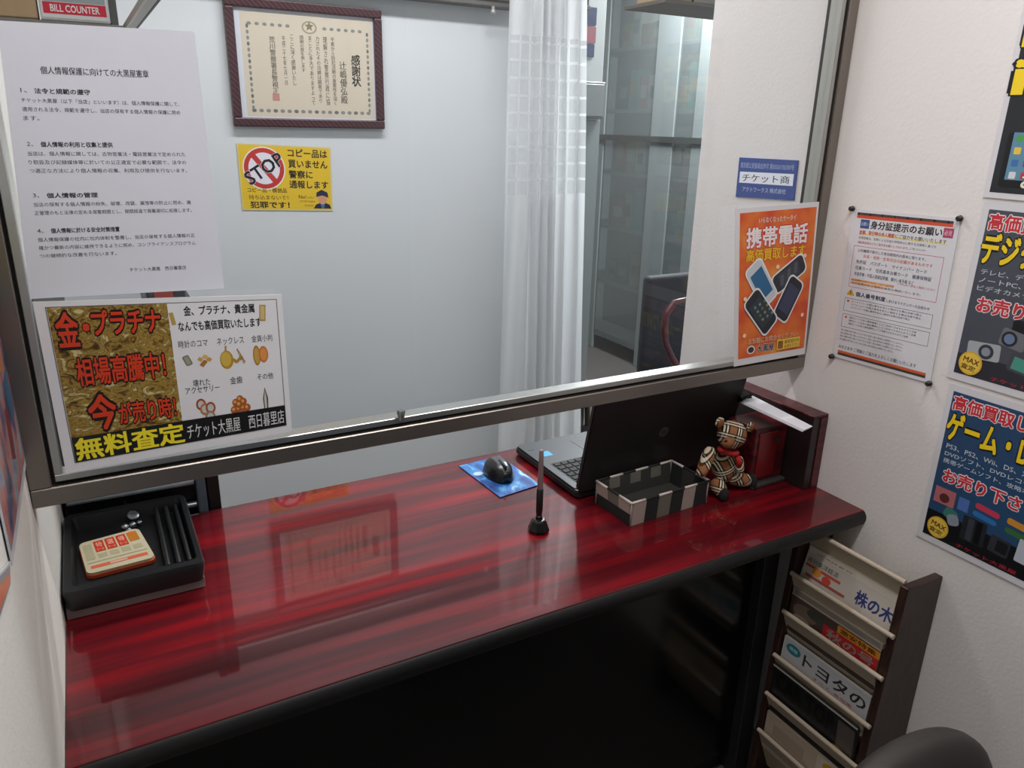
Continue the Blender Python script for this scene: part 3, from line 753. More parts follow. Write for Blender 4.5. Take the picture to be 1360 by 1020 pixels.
bm = NB(); tube(bm, [(0.085, 1.488, c_.z), (0.118, 1.488, c_.z)], 0.0065, 12); smooth_by_angle(obj('peg', bm, mat('#a4adb2', 0.25, 0.8), eq))
zq = zt - .334
# goods on the cabinet
pt = P(125, 396, 1, 1.60)
bm = NB(); prism(bm, rrect(-0.062, 0, 0.062, 0.030, 0.012), 1.55, 1.66, 'XZ'); bmesh.ops.translate(bm, verts=bm.verts, vec=(0.01, 0, zq))
wd = thing('white_card_reader', 'white rounded device showing between the two left sheets on the glass', 'device', (0.01, 1.6, zq))
smooth_by_angle(obj('housing', bm, mat('#d3d6dc', 0.4), wd)); bm = NB(); box(bm, (-0.02, 1.548, zq + .008), (0.04, 1.5505, zq + .014)); obj('card_slot', bm, mat('#303338', 0.5), wd)
rb = thing('small_labelled_box', 'small dark box with a red label on the black cabinet', 'box', (0.13, 1.6, zq))
bm = NB(); box(bm, (0.085, 1.56, zq), (0.15, 1.64, zq + .034), .002, 1); obj('carton', bm, mat('#3c4246', 0.5), rb)
bm = NB(); box(bm, (0.095, 1.5585, zq + .006), (0.128, 1.5598, zq + .028)); obj('label', bm, mat('#b04a3c', 0.5), rb)

# upper shelf with counter box
YSH = 1.62
zs = P(100, 31, 1, YSH).z
xe = P(176, 36, 1, YSH).x
sh = thing('wall_shelf', 'thin grey shelf with a metal side rail at the top left behind the glass', 'shelf', (0, YSH, zs))
bm = NB(); box(bm, (XL + .003, YSH, zs - .004), (xe, YSH + .24, zs + .002), .001, 1); obj('board', bm, mat('#7f7c76', 0.5), sh)
bm = NB(); box(bm, (xe - .012, 1.16, zs - .005), (xe + .003, YSH + .24, zs + .009), .002, 1); obj('side_rail', bm, mat('#a7a49b', 0.35, 0.6), sh)
bm = NB(); box(bm, (xe + .0035, 1.16, zs - .003), (xe + .008, YSH + .24, zs + .006), .001, 1); obj('side_rail_edge', bm, mat('#55554f', 0.5), sh)
bm = NB(); box(bm, (xe - .010, 1.17, zs + .009), (xe + .001, 1.185, CE)); obj('hanger', bm, mat('#a7a49b', 0.35, 0.6), sh)
bx0 = P(54, 20, 1, YSH + .01).x; bx1 = P(156, 20, 1, YSH + .01).x
bc = thing('bill_counter_box', 'grey and white machine carton with BILL COUNTER on a red stripe, top left shelf', 'box', ((bx0 + bx1) / 2, YSH + .1, zs + .003))
bm = NB(); box(bm, (bx0, YSH + .006, zs + .003), (bx1 - .012, YSH + .18, zs + .19), .003, 2); obj('carton', bm, mat('#dcdcdc', 0.4), bc)
bm = NB(); box(bm, (bx1 - .012, YSH + .007, zs + .003), (bx1, YSH + .18, zs + .19)); obj('carton_side', bm, mat('#4d514c', 0.5), bc)
yy = YSH + .0045; zz = zs + .003
s = Sheet([(bx0 + .003, yy, zz + .185), (bx1 - .016, yy, zz + .185), (bx1 - .016, yy, zz + .004), (bx0 + .003, yy, zz + .004)])
s.rect(0.02, 0.05, 0.98, 0.86, '#9aa5a8'); s.rect(0.25, 0.4, 0.8, 0.72, '#7c898c'); s.rect(0.02, 0.865, 0.985, 0.965, '#cf2438')
s.text('BILL COUNTER', 0.13, 0.885, 0.88, 0.945, '#f0e8ea', 0.03)
s.build('x', '', '', '#dcdcdc', 0.001, parent=bc, base='front_print')
cb = thing('cardboard_carton', 'plain tan cardboard carton at the top left corner on the shelf', 'box', ((XL + bx0) / 2, YSH + .1, zs + .003))
bm = NB(); box(bm, (XL + .006, YSH + .004, zs + .003), (bx0 - .004, YSH + .2, zs + .18), .002, 1); obj('carton', bm, mat('#b39772', 0.7), cb)
bm = NB(); box(bm, (XL + .03, YSH + .002, zs + .10), (bx0 - .03, YSH + .0038, zs + .17)); obj('carton_tape', bm, mat('#c4ad88', 0.3), cb)

# glazed shop showcase beyond the staff opening
XS = 3.0
def SZ(u, v): return P(u, v, 0, XS).z
sc = thing('shop_showcase', 'tall grey glazed showcase seen dimly between the lace curtain and the white wall', 'showcase', (XS + .15, 3.7, 0))
M_post = mat('#747a7a', 0.8)
shelves = [zt + .455, zt + .10, zt - .275, zt - .62, zt - .985]
posts = [(3.28, 3.36), (3.52, 3.72), (4.19, 4.42)]
M_post2 = mat('#7f8585', 0.5)
for y0, y1 in posts:
    bm = NB(); box(bm, (XS - .02, y0, 0), (XS + .0, y1, 2.3), .003, 1); obj('upright', bm, M_post, sc)
for z in shelves:
    bm = NB(); box(bm, (XS + .03, 2.6, z - .012), (XS + .28, 4.5, z)); obj('shelf', bm, M_post2, sc)
    bm = NB(); box(bm, (XS + .020, 2.6, z - .016), (XS + .029, 4.5, z + .006)); obj('shelf_edge', bm, mat('#a3a9a9', 0.4), sc)
bm = NB(); box(bm, (XS + .282, 2.6, 0.1), (XS + .292, 4.5, 2.3)); obj('back_panel', bm, mat('#5d6060', 0.6), sc)
bm = NB(); box(bm, (XS - .03, 2.6, zt - .078), (XS - .0205, 4.5, zt - .045)); obj('dark_rail', bm, mat('#3c3c3a', 0.5), sc)
M_hz = glass_mat('hazy_glass', (0.8, 0.83, 0.83), 0.34, '#8a9090')  # grey diffuse mixed into the door glass, imitating the haze over the shelves
for y0, y1 in ((3.36, 3.52), (3.72, 4.19), (2.6, 3.28)):
    bm = NB(); box(bm, (XS - .012, y0 + .002, 0.1), (XS - .008, y1 - .002, 2.28)); obj('glass_door', bm, M_hz, sc)
cn = {'#b0706f': 'dull pink', '#7690a0': 'blue grey', '#a09b68': 'olive', '#c8c8c0': 'pale grey', '#3f4446': 'charcoal', '#57a09a': 'teal', '#a8584c': 'brick red', '#b8a880': 'tan'}
ck = list(cn)
levels = ['top', 'second', 'middle', 'fourth', 'lowest']
ordw = ['first', 'second', 'third', 'fourth', 'fifth', 'sixth', 'seventh', 'eighth', 'ninth']
for li, z in enumerate(shelves):
    y = 4.16; k = 0
    while y > 3.30 and k < 9:
        wd_ = random.uniform(.07, .13); h_ = random.uniform(.12, .26); c = ck[(k * 3 + li * 2 + random.randint(0, 2)) % len(ck)]
        if not (3.5 < y - wd_ < 3.6 and False):
            b = thing('boxed_goods', '%s boxed item on the %s showcase shelf, %s from the curtain' % (cn[c], levels[li], ordw[k]), 'box', (XS + .13, y - wd_ / 2, z + .001), 0, 'boxed goods in the shop showcase')
            bm = NB(); box(bm, (XS + .06, y - wd_, z + .001), (XS + .2, y, z + h_), .002, 1); obj('carton', bm, mat(c, 0.6), b)
            bm = NB(); box(bm, (XS + .0575, y - wd_ * .85, z + h_ * .35), (XS + .0592, y - wd_ * .15, z + h_ * .7)); obj('label', bm, mat(ck[(k + li) % 8], 0.6), b)
        y -= wd_ + .012; k += 1
# notices on the far partition and overhead shelf
px = P(786, 60, 1, 3.2)
pt = thing('far_partition', 'pale narrow partition panel right of the curtain', 'partition', (2.35, 3.3, 0))
xa_ = P(776, 60, 1, 3.0).x; xb_ = P(803, 60, 1, 3.0).x
bm = NB(); box(bm, (xa_ - .25, 3.0, zt + .03), (xb_, 3.03, CE), .002, 1); obj('panel', bm, mat('#a9aba9', 0.6), pt)
bm = NB(); box(bm, (xa_ - .25, 3.0, 0), (xb_, 3.03, zt + .028), .002, 1); obj('lower_panel', bm, mat('#808686', 0.6), pt)
for i_, (v0, v1, u1, c, nm) in enumerate(((8, 34, 791, '#39405a', 'dark blue'), (34, 58, 790, '#8c5a60', 'pink'), (58, 76, 788, '#3e4660', 'slate blue'))):
    A = P(770, v0, 1, 2.999); B = P(u1, v1, 1, 2.999)
    bm = NB(); box(bm, (A.x, 2.994, B.z), (B.x, 2.999, A.z)); o = obj('small_notice', bm, mat(c, 0.5)); tag(o, '%s small notice on the pale partition beside the curtain' % nm, 'notice', 'small notices on the pale partition')
A = P(770, 108, 1, 2.99); B = P(797, 158, 1, 2.99)
g = thing('grey_wall_box', 'grey box hung on the partition below the small notices beside the curtain', 'box', (A.x, 3.0, B.z))
bm = NB(); box(bm, (A.x, 2.96, B.z), (B.x, 2.999, A.z), .003, 1); obj('housing', bm, mat('#6d7070', 0.5), g)
bm = NB(); box(bm, (A.x + .01, 2.955, B.z + .01), (B.x - .01, 2.9605, A.z - .01), .002, 1); obj('cover', bm, mat('#7c8080', 0.5), g)
za = P(885, 17, 1, 2.15).z
ov = thing('overhead_shelf', 'dark edged overhead shelf at the top between curtain and white wall', 'shelf', (1.7, 1.95, za))
bm = NB(); box(bm, (P(829, 10, 1, 2.15).x, 1.95, za - .006), (2.3, 2.15, za + .004), .001, 1); obj('board', bm, mat('#4a4640', 0.5), ov)
bm = NB(); box(bm, (2.28, 1.95, za + .004), (2.3, 2.15, CE)); obj('hanger', bm, mat('#4a4640', 0.5), ov)
o = thing('overhead_tan_carton', 'tan carton on the overhead shelf right of the curtain', 'box', (1.7, 2.0, za + .005))
x0 = P(829, 5, 1, 2.15).x + .01; x1 = x0 + .10
bm = NB(); box(bm, (x0, 1.96, za + .005), (x1, 2.10, za + .12), .002, 1); obj('carton', bm, mat('#8d7a5c', 0.6), o)
bm = NB(); box(bm, (x0 + .01, 1.958, za + .03), (x1 - .01, 1.9595, za + .09)); obj('label', bm, mat('#a8967a', 0.6), o)
o = thing('overhead_grey_carton', 'dull grey carton on the overhead shelf next to the white wall', 'box', (1.85, 2.0, za + .005))
x0 = P(829, 5, 1, 2.15).x + .12; x1 = x0 + .14
bm = NB(); box(bm, (x0, 1.96, za + .005), (x1, 2.10, za + .10), .002, 1); obj('carton', bm, mat('#7c776e', 0.6), o)
bm = NB(); box(bm, (x0 + .02, 1.958, za + .03), (x1 - .02, 1.9595, za + .07)); obj('label', bm, mat('#9a968c', 0.6), o)

# staff office chair: dark red arm loop
oc = thing('staff_chair', 'clerk chair with dark red loop armrest peeking past the white wall', 'chair', (2.0, 2.05, 0))
pts = [P(u, v, 1, 2.0) for u, v in ((912, 398), (896, 402), (885, 416), (882, 436), (884, 456), (892, 474), (902, 492), (908, 515))]
bm = NB(); tube(bm, pts, [0.010, .012, .013, .013, .012, .012, .012, .012], 12); smooth_by_angle(obj('armrest', bm, mat('#4d1a20', 0.35), oc))
bm = NB(); box(bm, (1.80, 1.86, 0.42), (2.22, 2.26, 0.50), .03, 3); smooth_by_angle(obj('seat', bm, mat('#26262a', 0.7), oc))
bm = NB(); box(bm, (1.86, 2.26, 0.52), (2.16, 2.31, 0.92), .02, 3); smooth_by_angle(obj('backrest', bm, mat('#26262a', 0.7), oc))
bm = NB(); tube(bm, [(2.0, 2.06, 0.08), (2.0, 2.06, 0.42)], 0.025); obj('column', bm, mat('#1b1b1c', 0.4), oc)
for k in range(5):
    a = k * 2 * math.pi / 5; bm = NB(); tube(bm, [(2.0, 2.06, .09), (2.0 + .24 * math.cos(a), 2.06 + .24 * math.sin(a), .035)], [.022, .015]); obj('leg', bm, mat('#1b1b1c', 0.4), oc)
bm = NB(); tube(bm, [pts[-1], (1.86, 2.0, .52), (1.9, 2.0, .47)], .012); obj('arm_support', bm, mat('#1b1b1c', 0.4), oc)
# round brown back seen low between curtain and laptop
p = P(792, 528, 1, 2.78)
st = thing('wooden_stool', 'round pale brown stool top low behind the glass beside the curtain', 'stool', (p.x, 2.9, 0))
zst = P(790, 514, 1, 2.9).z
bm = NB(); lathe(bm, [(.145, -.03), (.16, -.022), (.165, -.01), (.155, 0)], (p.x, 2.9, zst), 32); smooth_by_angle(obj('seat', bm, mat('#7d6453', 0.5), st))
for k in range(4):
    a = k * math.pi / 2 + .7; bm = NB(); tube(bm, [(p.x + .09 * math.cos(a), 2.9 + .09 * math.sin(a), zst - .03), (p.x + .14 * math.cos(a), 2.9 + .14 * math.sin(a), 0)], .014); obj('leg', bm, mat('#5a463a', 0.5), st)

# ================================================================== ON THE COUNTER
T = TOP + 0.0005
# black tray on a grey slab
sl = thing('grey_slab', 'dull grey flat box lying under the black tray at the left end of the counter', 'box', (-0.005, 1.32, T))
bm = NB(); box(bm, (XL + .003, 1.192, T), (0.092, 1.455, T + .020), .0015, 2); obj('carton', bm, mat('#8a7c7c', 0.55), sl)
bm = NB(); box(bm, (XL + .006, 1.1905, T + .0165), (0.09, 1.1918, T + .0185)); obj('lid_edge', bm, mat('#9c8e8e', 0.5), sl)
tr = thing('black_tray', 'black plastic cash tray with raised rim and three coin grooves, left end of counter', 'tray', (-0.005, 1.31, T + .0205))
M_tray = fresh('tray_plastic', '#17181a', 0.42); nz = noise(M_tray.node_tree, 400, 2); bump(M_tray, nz.outputs['Fac'], 0.15, 0.0004)
tx0, tx1, ty0, ty1, tz0, tz1 = XL + .003, 0.095, 1.176, 1.452, T + .0205, T + .055
bm = NB()
out_b = rrect(tx0 + .004, ty0 + .004, tx1 - .004, ty1 - .004, .012); out_t = rrect(tx0, ty0, tx1, ty1, .014)
rim_o = rrect(tx0 + .003, ty0 + .003, tx1 - .003, ty1 - .003, .013)
in_t = rrect(tx0 + .013, ty0 + .020, tx1 - .010, ty1 - .014, .010); in_b = rrect(tx0 + .018, ty0 + .027, tx1 - .014, ty1 - .019, .008)
zf_ = tz0 + .010
rings = [[bm.verts.new((x, y, z)) for x, y in pl] for pl, z in ((out_b, tz0), (out_t, tz1 - .006), (rim_o, tz1), (in_t, tz1 - .001), (in_b, zf_))]
for a, b in zip(rings, rings[1:]):
    for k in range(len(a)): bm.faces.new((a[k], a[(k + 1) % len(a)], b[(k + 1) % len(a)], b[k]))
bm.faces.new(rings[0][::-1]); bm.faces.new(rings[-1])
smooth_by_angle(obj('tray_body', bm, M_tray, tr), 0.9)
for k in range(3):
    x = tx1 - .018 - k * .0165
    bm = NB(); box(bm, (x - .006, ty0 + .032, zf_ - .001), (x + .001, ty1 - .024, tz1 - .006), .003, 3); smooth_by_angle(obj('coin_ridge', bm, M_tray, tr), 0.9)
# card like pad in the tray
ze = zf_ + .0008
pc = [P(103, 722, 2, ze + .010), P(184, 700, 2, ze + .010), P(208, 740, 2, ze + .010), P(115, 764, 2, ze + .010)]
ca = thing('price_card_pad', 'cream pad with three red squares and one amber square in the black tray', 'pad', tuple(pc[3] - Vector((0, 0, .010))))
def bil(q, u, v): return q[0].lerp(q[1], u).lerp(q[3].lerp(q[2], u), v)
def pad(q, z0, z1, grow, m, nm):
    bm = NB(); pl = rrect(0 - grow, 0 - grow * 1.4, 1 + grow, 1 + grow * 1.4, .10)
    a = [bm.verts.new(Vector((*bil(q, u, v).xy, z0))) for u, v in pl]; b = [bm.verts.new(Vector((*bil(q, u, v).xy, z1))) for u, v in pl]
    bm.faces.new(a); bm.faces.new(b)
    for k in range(len(a)): bm.faces.new((a[k], a[(k + 1) % len(a)], b[(k + 1) % len(a)], b[k]))
    bmesh.ops.recalc_face_normals(bm, faces=bm.faces)
    return obj(nm, bm, m, ca)
pad(pc, ze, ze + .006, 0.0, mat('#d4552c', 0.5), 'orange_edge'); pad(pc, ze + .006, ze + .010, -0.012, mat('#c9bf9f', 0.5), 'top_plate')
s = Sheet([Vector((*bil(pc, u, v).xy, ze + .0101)) for u, v in ((.03, .04), (.97, .04), (.97, .96), (.03, .96))])
for k in range(3):
    u = .21 + k * .19; s.rect(u, .05, u + .16, .42, '#c93e26')
    s.text(['特', '選', '得'][k], u + .03, .10, u + .13, .26, '#f2a48c', .03); s.text('セール', u + .02, .30, u + .14, .38, '#f2b09c', .02)
s.rect(.78, .05, .95, .36, '#c07c28'); s.rect(.82, .04, .90, .12, '#e86a34')
for k in range(5): s.rect(.03 + k * .19, .48 if k else .10, .17 + k * .19, .62, '#b5ad8a')
s.rect(.03, .70, .97, .73, '#aaa184'); s.rect(.06, .81, .94, .90, '#dd6a4a'); s.rect(.35, .83, .62, .88, '#e0b4a0')
for b, lst, nm in ((s.pic, s.pm, 'printed_picture'), (s.let, s.lm, 'lettering')):
    for f in b.faces:
        f.normal_update()
        if f.normal.z < 0: f.normal_flip()
    obj(nm, b, lst, ca)
# silver charm
M_sil = mat('#8f9298', 0.22, 0.95)
pq = P(173, 695, 2, ze)
ch = thing('silver_charm', 'shiny silver metal charm with a thin black cord lying in the black tray', 'charm', tuple(pq))
bm = NB(); q = P(177, 684, 2, ze + .016); lathe(bm, [(.006, -.002), (.0095, -.0015), (.0105, 0), (.0095, .0015), (.006, .002)], q, 24, 0, Matrix.Rotation(.45, 3, 'X') @ Matrix.Rotation(.25, 3, 'Y')); smooth_by_angle(obj('disc', bm, M_sil, ch))
for u, v, r_ in ((166, 700, .0075), (176, 697, .007), (185, 694, .0055), (171, 704, .0055)):
    bm = NB(); q = P(u, v, 2, ze + r_); ball(bm, q, r_, (1, 1, .85)); obj('bead', bm, M_sil, ch, True)
bm = NB(); tube(bm, [P(172, 680, 2, ze + .014), P(168, 672, 2, ze + .022), P(165, 665, 2, ze + .020), P(170, 668, 2, ze + .018), P(175, 678, 2, ze + .014)], .0009, 6); obj('cord', bm, mat('#0c0c0c', 0.7), ch, True)

# mouse pad and mouse
M_pad = fresh('sea_print', '#2f74c0', 0.5)
nz = noise(M_pad.node_tree, 26, 5, 'Object', (1.2, 0.6, 1)); nz.inputs['Distortion'].default_value = 1.2
rp = ramp(M_pad.node_tree, nz.outputs['Fac'], [(0.32, '#0e2a66'), (0.45, '#1c57a2'), (0.56, '#2f7cc0'), (0.62, '#5c9fce'), (0.70, '#c8d8e2')])
M_pad.node_tree.links.new(rp.outputs[0], nodes(M_pad)[2].inputs['Base Color'])
mp_ = thing('mouse_pad', 'small blue sea picture mat under the black mouse', 'mouse pad', (0.73, 1.345, T))
bm = NB(); prism(bm, [(0.669, 1.431), (0.681, 1.254), (0.786, 1.268), (0.778, 1.44)], T, T + .002, 'XY'); obj('mat', bm, M_pad, mp_)
bm = NB(); prism(bm, [(p_[0], p_[1]) for p_ in [(0.690 + .012 * math.cos(a), 1.375 + .009 * math.sin(a)) for a in [k * .524 for k in range(12)]]], T + .002, T + .0022, 'XY'); obj('white_cloud_print', bm, mat('#b4cad6', .5), mp_)
mo = thing('computer_mouse', 'black wireless mouse with grey centre stripe on the blue mat', 'mouse', (0.728, 1.352, T + .0025), math.radians(-6))
def mouse_shell(x0, x1, dz=0.0, mtl=None, nm='shell', y0=-.051, y1=.051, k=1.0):
    bm = NB(); nx, ny = 12, 20; g = []
    for j in range(ny + 1):
        y = y0 + (y1 - y0) * j / ny; row = []
        for i in range(nx + 1):
            x = x0 + (x1 - x0) * i / nx
            tt = max(0, 1 - (abs(y) / .053) ** 2.6); hw = .0315 * (0.86 + .14 * math.cos(y * 45)) * (tt ** .45)
            xx = x * hw; h = .036 * (max(0, 1 - (abs(y + .004) / .058) ** 2.4) ** .6) * (max(0, 1 - abs(x) ** 2.8 * .99) ** .5)
            row.append(bm.verts.new((xx, y, max(0.002, h) + dz)))
        g.append(row)
    for j in range(ny):
        for i in range(nx): bm.faces.new((g[j][i], g[j][i + 1], g[j + 1][i + 1], g[j + 1][i]))
    if k:
        o_ = [g[0][i] for i in range(nx + 1)] + [g[j][nx] for j in range(1, ny + 1)] + [g[ny][i] for i in range(nx - 1, -1, -1)] + [g[j][0] for j in range(ny - 1, 0, -1)]
        dn = [bm.verts.new((v.co.x, v.co.y, 0)) for v in o_]
        for q in range(len(o_)): bm.faces.new((o_[q], o_[(q + 1) % len(o_)], dn[(q + 1) % len(o_)], dn[q]))
        bm.faces.new(dn)
    bmesh.ops.remove_doubles(bm, verts=bm.verts, dist=.0001); bmesh.ops.recalc_face_normals(bm, faces=bm.faces)
    return obj(nm, bm, mtl, mo, True, local=True)
mouse_shell(-1, 1, 0, mat('#131416', 0.3), 'shell')
mouse_shell(-.36, .36, .0009, mat('#4a4e50', 0.25), 'centre_stripe', -.046, .046, 0)
bm = NB(); box(bm, (-.0022, -.044, .028), (.0022, -.004, .0385), .001, 1); obj('seam', bm, mat('#050505', 0.6), mo, False, True)
bm = NB(); lathe(bm, [(.008, -.003), (.009, -.002), (.009, .002), (.008, .003)], (0, -.024, .031), 20, 0, Matrix.Rotation(math.pi / 2, 3, 'Y')); obj('scroll_wheel', bm, mat('#2b2b2d', 0.5), mo, True, True)

# laptop
lx0, lx1, ly0, ly1 = 0.818, 1.222, 1.172, 1.440
lp_ = thing('laptop', 'large open black laptop seen from behind its screen, under the window frame', 'laptop', ((lx0 + lx1) / 2, 1.3, T))
bm = NB(); prism(bm, rrect(lx0, ly0, lx1, ly1, .012), T + .003, T + .019, 'XY'); bmesh.ops.bevel(bm, geom=[e for e in bm.edges if abs(e.verts[0].co.z - e.verts[1].co.z) < 1e-5], offset=.003, segments=2, affect='EDGES')
smooth_by_angle(obj('base', bm, mat('#151517', 0.4), lp_), 0.6)
bm = NB(); prism(bm, rrect(lx0 + .004, ly0 + .012, lx1 - .004, ly1 - .003, .009), T + .019, T + .0208, 'XY'); obj('palm_deck', bm, mat('#45474a', 0.4, 0.5), lp_)
for x in (lx0 + .02, lx1 - .03):
    for y in (ly0 + .02, ly1 - .03): bm = NB(); lathe(bm, [(.006, 0), (.006, .003)], (x, y, T), 12); obj('foot', bm, mat('#0a0a0a', .8), lp_)
bm = NB(); box(bm, (lx0 + .022, ly0 + .026, T + .0208), (lx1 - .022, ly0 + .142, T + .0214)); obj('keyboard_well', bm, mat('#0c0c0d', 0.5), lp_)
bm = NB()
for r_ in range(6):
    for c_ in range(19):
        x = lx0 + .025 + c_ * .0188; y = ly0 + .0285 + r_ * .0187
        box(bm, (x, y, T + .0214), (x + .0158, y + .0155, T + .0234), .0006, 1)
kb = obj('keyboard_keys', bm, mat('#0f1011', 0.65), lp_); kb['kind'] = 'stuff'
bm = NB(); box(bm, (lx0 + .085 + .05, ly0 + .165, T + .0208), (lx0 + .185 + .05, ly0 + .235, T + .0213)); obj('touchpad', bm, mat('#4b4d50', 0.3), lp_)
bm = NB(); prism(bm, rrect(lx0 + .030, ly0 + .180, lx0 + .054, ly0 + .206, .004), T + .0208, T + .0212, 'XY'); o = obj('blue_sticker', bm, mat('#4aa6e0', 0.3), lp_); o['label'] = 'small bright blue sticker'
bm = NB(); box(bm, (lx0 + .014, ly0 + .225, T + .0208), (lx0 + .03, ly0 + .229, T + .0212)); obj('printed_mark', bm, mat('#2b2c2e', 0.4), lp_)
hy, hz = 1.176, T + .018
RL = Matrix.Rotation(math.radians(12), 3, 'X')
ld = bpy.data.objects.new('lid', None)
bm = NB(); prism(bm, rrect(lx0, 0, lx1, .262, .014), -.006, .006, 'XZ'); bmesh.ops.bevel(bm, geom=[e for e in bm.edges if abs(e.verts[0].co.y - e.verts[1].co.y) < 1e-5], offset=.0025, segments=2, affect='EDGES')
for v in bm.verts: v.co = RL @ v.co + Vector((0, hy, hz))
M_lid = fresh('laptop_lid', '#2b2828', 0.45, 0.1)
lid = smooth_by_angle(obj('lid', bm, M_lid, lp_), 0.6)
bm = NB(); box(bm, (lx0 + .014, .0062, .022), (lx1 - .014, .0068, .248))
for v in bm.verts: v.co = RL @ v.co + Vector((0, hy, hz))
obj('screen', bm, mat('#0a0c10', 0.1), lp_)
bm = NB(); tube(bm, [(lx0 + .05, hy, hz), (lx0 + .12, hy, hz)], .008); smooth_by_angle(obj('hinge', bm, mat('#1a1a1b', .4), lp_))
bm = NB(); tube(bm, [(lx1 - .12, hy, hz), (lx1 - .05, hy, hz)], .008); smooth_by_angle(obj('hinge', bm, mat('#1a1a1b', .4), lp_))
# round maker's mark on the lid
a = (P(880, 572, 1, 1.15)); zl = (a.z - hz) / math.cos(math.radians(12)); xl_ = a.x
def LP(x, z, k): return RL @ Vector((x, -.0061 - .0002 * k, z)) + Vector((0, hy, hz))
bm = NB(); quad(bm, [LP(xl_ + .0125 * math.cos(t * .2618), zl + .0125 * math.sin(t * .2618), 1) for t in range(24)]); obj('round_emblem', bm, mat('#5f6063', 0.4, 0.3), lp_)
s = Sheet([LP(xl_ - .009, zl + .009, 2), LP(xl_ + .009, zl + .009, 2), LP(xl_ + .009, zl - .009, 2), LP(xl_ - .009, zl - .009, 2)])
s.text('hp', 0.1, 0.1, 0.9, 0.9, '#1a1a1c', 0.0); s.pic.free(); obj('emblem_letters', s.let, s.lm, lp_)

# desk pen in its stand
pn = thing('pen_stand', 'small black tapered pen stand base on the red counter', 'pen stand', (0.684, 1.102, T))
bm = NB(); lathe(bm, [(.0195, 0), (.021, .002), (.021, .006), (.0145, .0215), (.0115, .025), (.0085, .0255)], (0.684, 1.102, T), 8); obj('weighted_base', bm, mat('#0b0b0b', 0.3), pn)
bm = NB(); lathe(bm, [(.0068, .0255), (.0062, .032), (.0052, .033)], (0.684, 1.102, T), 16); obj('socket', bm, mat('#0b0b0b', 0.3), pn)
pe = thing('desk_pen', 'black pen with a brownish grey upper end standing upright in the stand', 'pen', (0.684, 1.102, T + .033))
bm = NB(); lathe(bm, [(.0052, .0335), (.0066, .042), (.0066, .088), (.0058, .089)], (0.684, 1.102, T), 16); smooth_by_angle(obj('grip', bm, mat('#0d0d0e', 0.35), pe))
bm = NB(); lathe(bm, [(.0048, .089), (.0056, .092), (.0046, .150), (.0044, .166), (.0032, .169)], (0.684, 1.102, T), 16); smooth_by_angle(obj('barrel', bm, mat('#8a7678', 0.35, 0.2), pe))

# gingham basket
ba = thing('gingham_basket', 'small rectangular fabric basket with black and cream checks in front of the laptop', 'basket', (0.854, 1.036, T), math.radians(2.5))
CRM, GRY, BLK = mat('#a3948c', 0.8), mat('#6c675f', 0.8), mat('#1d1f20', 0.8)
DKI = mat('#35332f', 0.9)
L_, Wd, H_ = 0.198, 0.104, 0.052
def panel(nm, pts_fn, nu, nv, colf, th):
    bm = NB()
    for i in range(nu):
        for j in range(nv):
            quad(bm, [pts_fn(i / nu, j / nv), pts_fn((i + 1) / nu, j / nv), pts_fn((i + 1) / nu, (j + 1) / nv), pts_fn(i / nu, (j + 1) / nv)], colf(i, j))
    bmesh.ops.remove_doubles(bm, verts=bm.verts, dist=1e-5); bmesh.ops.recalc_face_normals(bm, faces=bm.faces)
    o = obj(nm, bm, [CRM, GRY, BLK, DKI], ba, False, True)
    md = o.modifiers.new('s', 'SOLIDIFY'); md.thickness = th; md.offset = 0
    return o
e_ = .004
panel('front_wall', lambda u, v: Vector((L_ * u, -e_ * v, H_ * v)), 6, 2, lambda i, j: 0 if i in (0, 4) else (1 if i == 2 else 2), .003)
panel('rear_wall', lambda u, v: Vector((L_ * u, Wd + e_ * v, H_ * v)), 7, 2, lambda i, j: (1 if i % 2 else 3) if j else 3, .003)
panel('left_wall', lambda u, v: Vector((-e_ * v, Wd * u, H_ * v)), 3, 2, lambda i, j: (2 if j == 0 else (0 if i != 1 else 1)), .003)
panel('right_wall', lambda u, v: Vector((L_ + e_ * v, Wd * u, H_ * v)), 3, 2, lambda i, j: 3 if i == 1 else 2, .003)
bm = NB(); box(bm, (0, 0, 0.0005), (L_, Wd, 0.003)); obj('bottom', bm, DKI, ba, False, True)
bm = NB()
cr = [(-e_, -e_), (L_ + e_, -e_), (L_ + e_, Wd + e_), (-e_, Wd + e_)]
cm = [mat('#c9bfb8', .6), mat('#55524c', .8), BLK]
for k in range(4):
    a = Vector((*cr[k], H_)); b = Vector((*cr[(k + 1) % 4], H_)); n_ = 6 if k % 2 == 0 else 3
    for q in range(n_):
        tube(bm, [a.lerp(b, q / n_), a.lerp(b, (q + 1) / n_)], .0026, 8, (0 if (q % 2 == 0) else 2))
obj('rim', bm, cm, ba, True, True)
for x, y in ((-.003, -.003), (L_ + .003, -.003), (L_ + .001, Wd + .003), (-.003, Wd + .003)):
    bm = NB(); tube(bm, [(x, y, 0.001), (x, y, H_)], .0018, 8); obj('corner_seam', bm, mat('#8e857e', .7), ba, True, True)

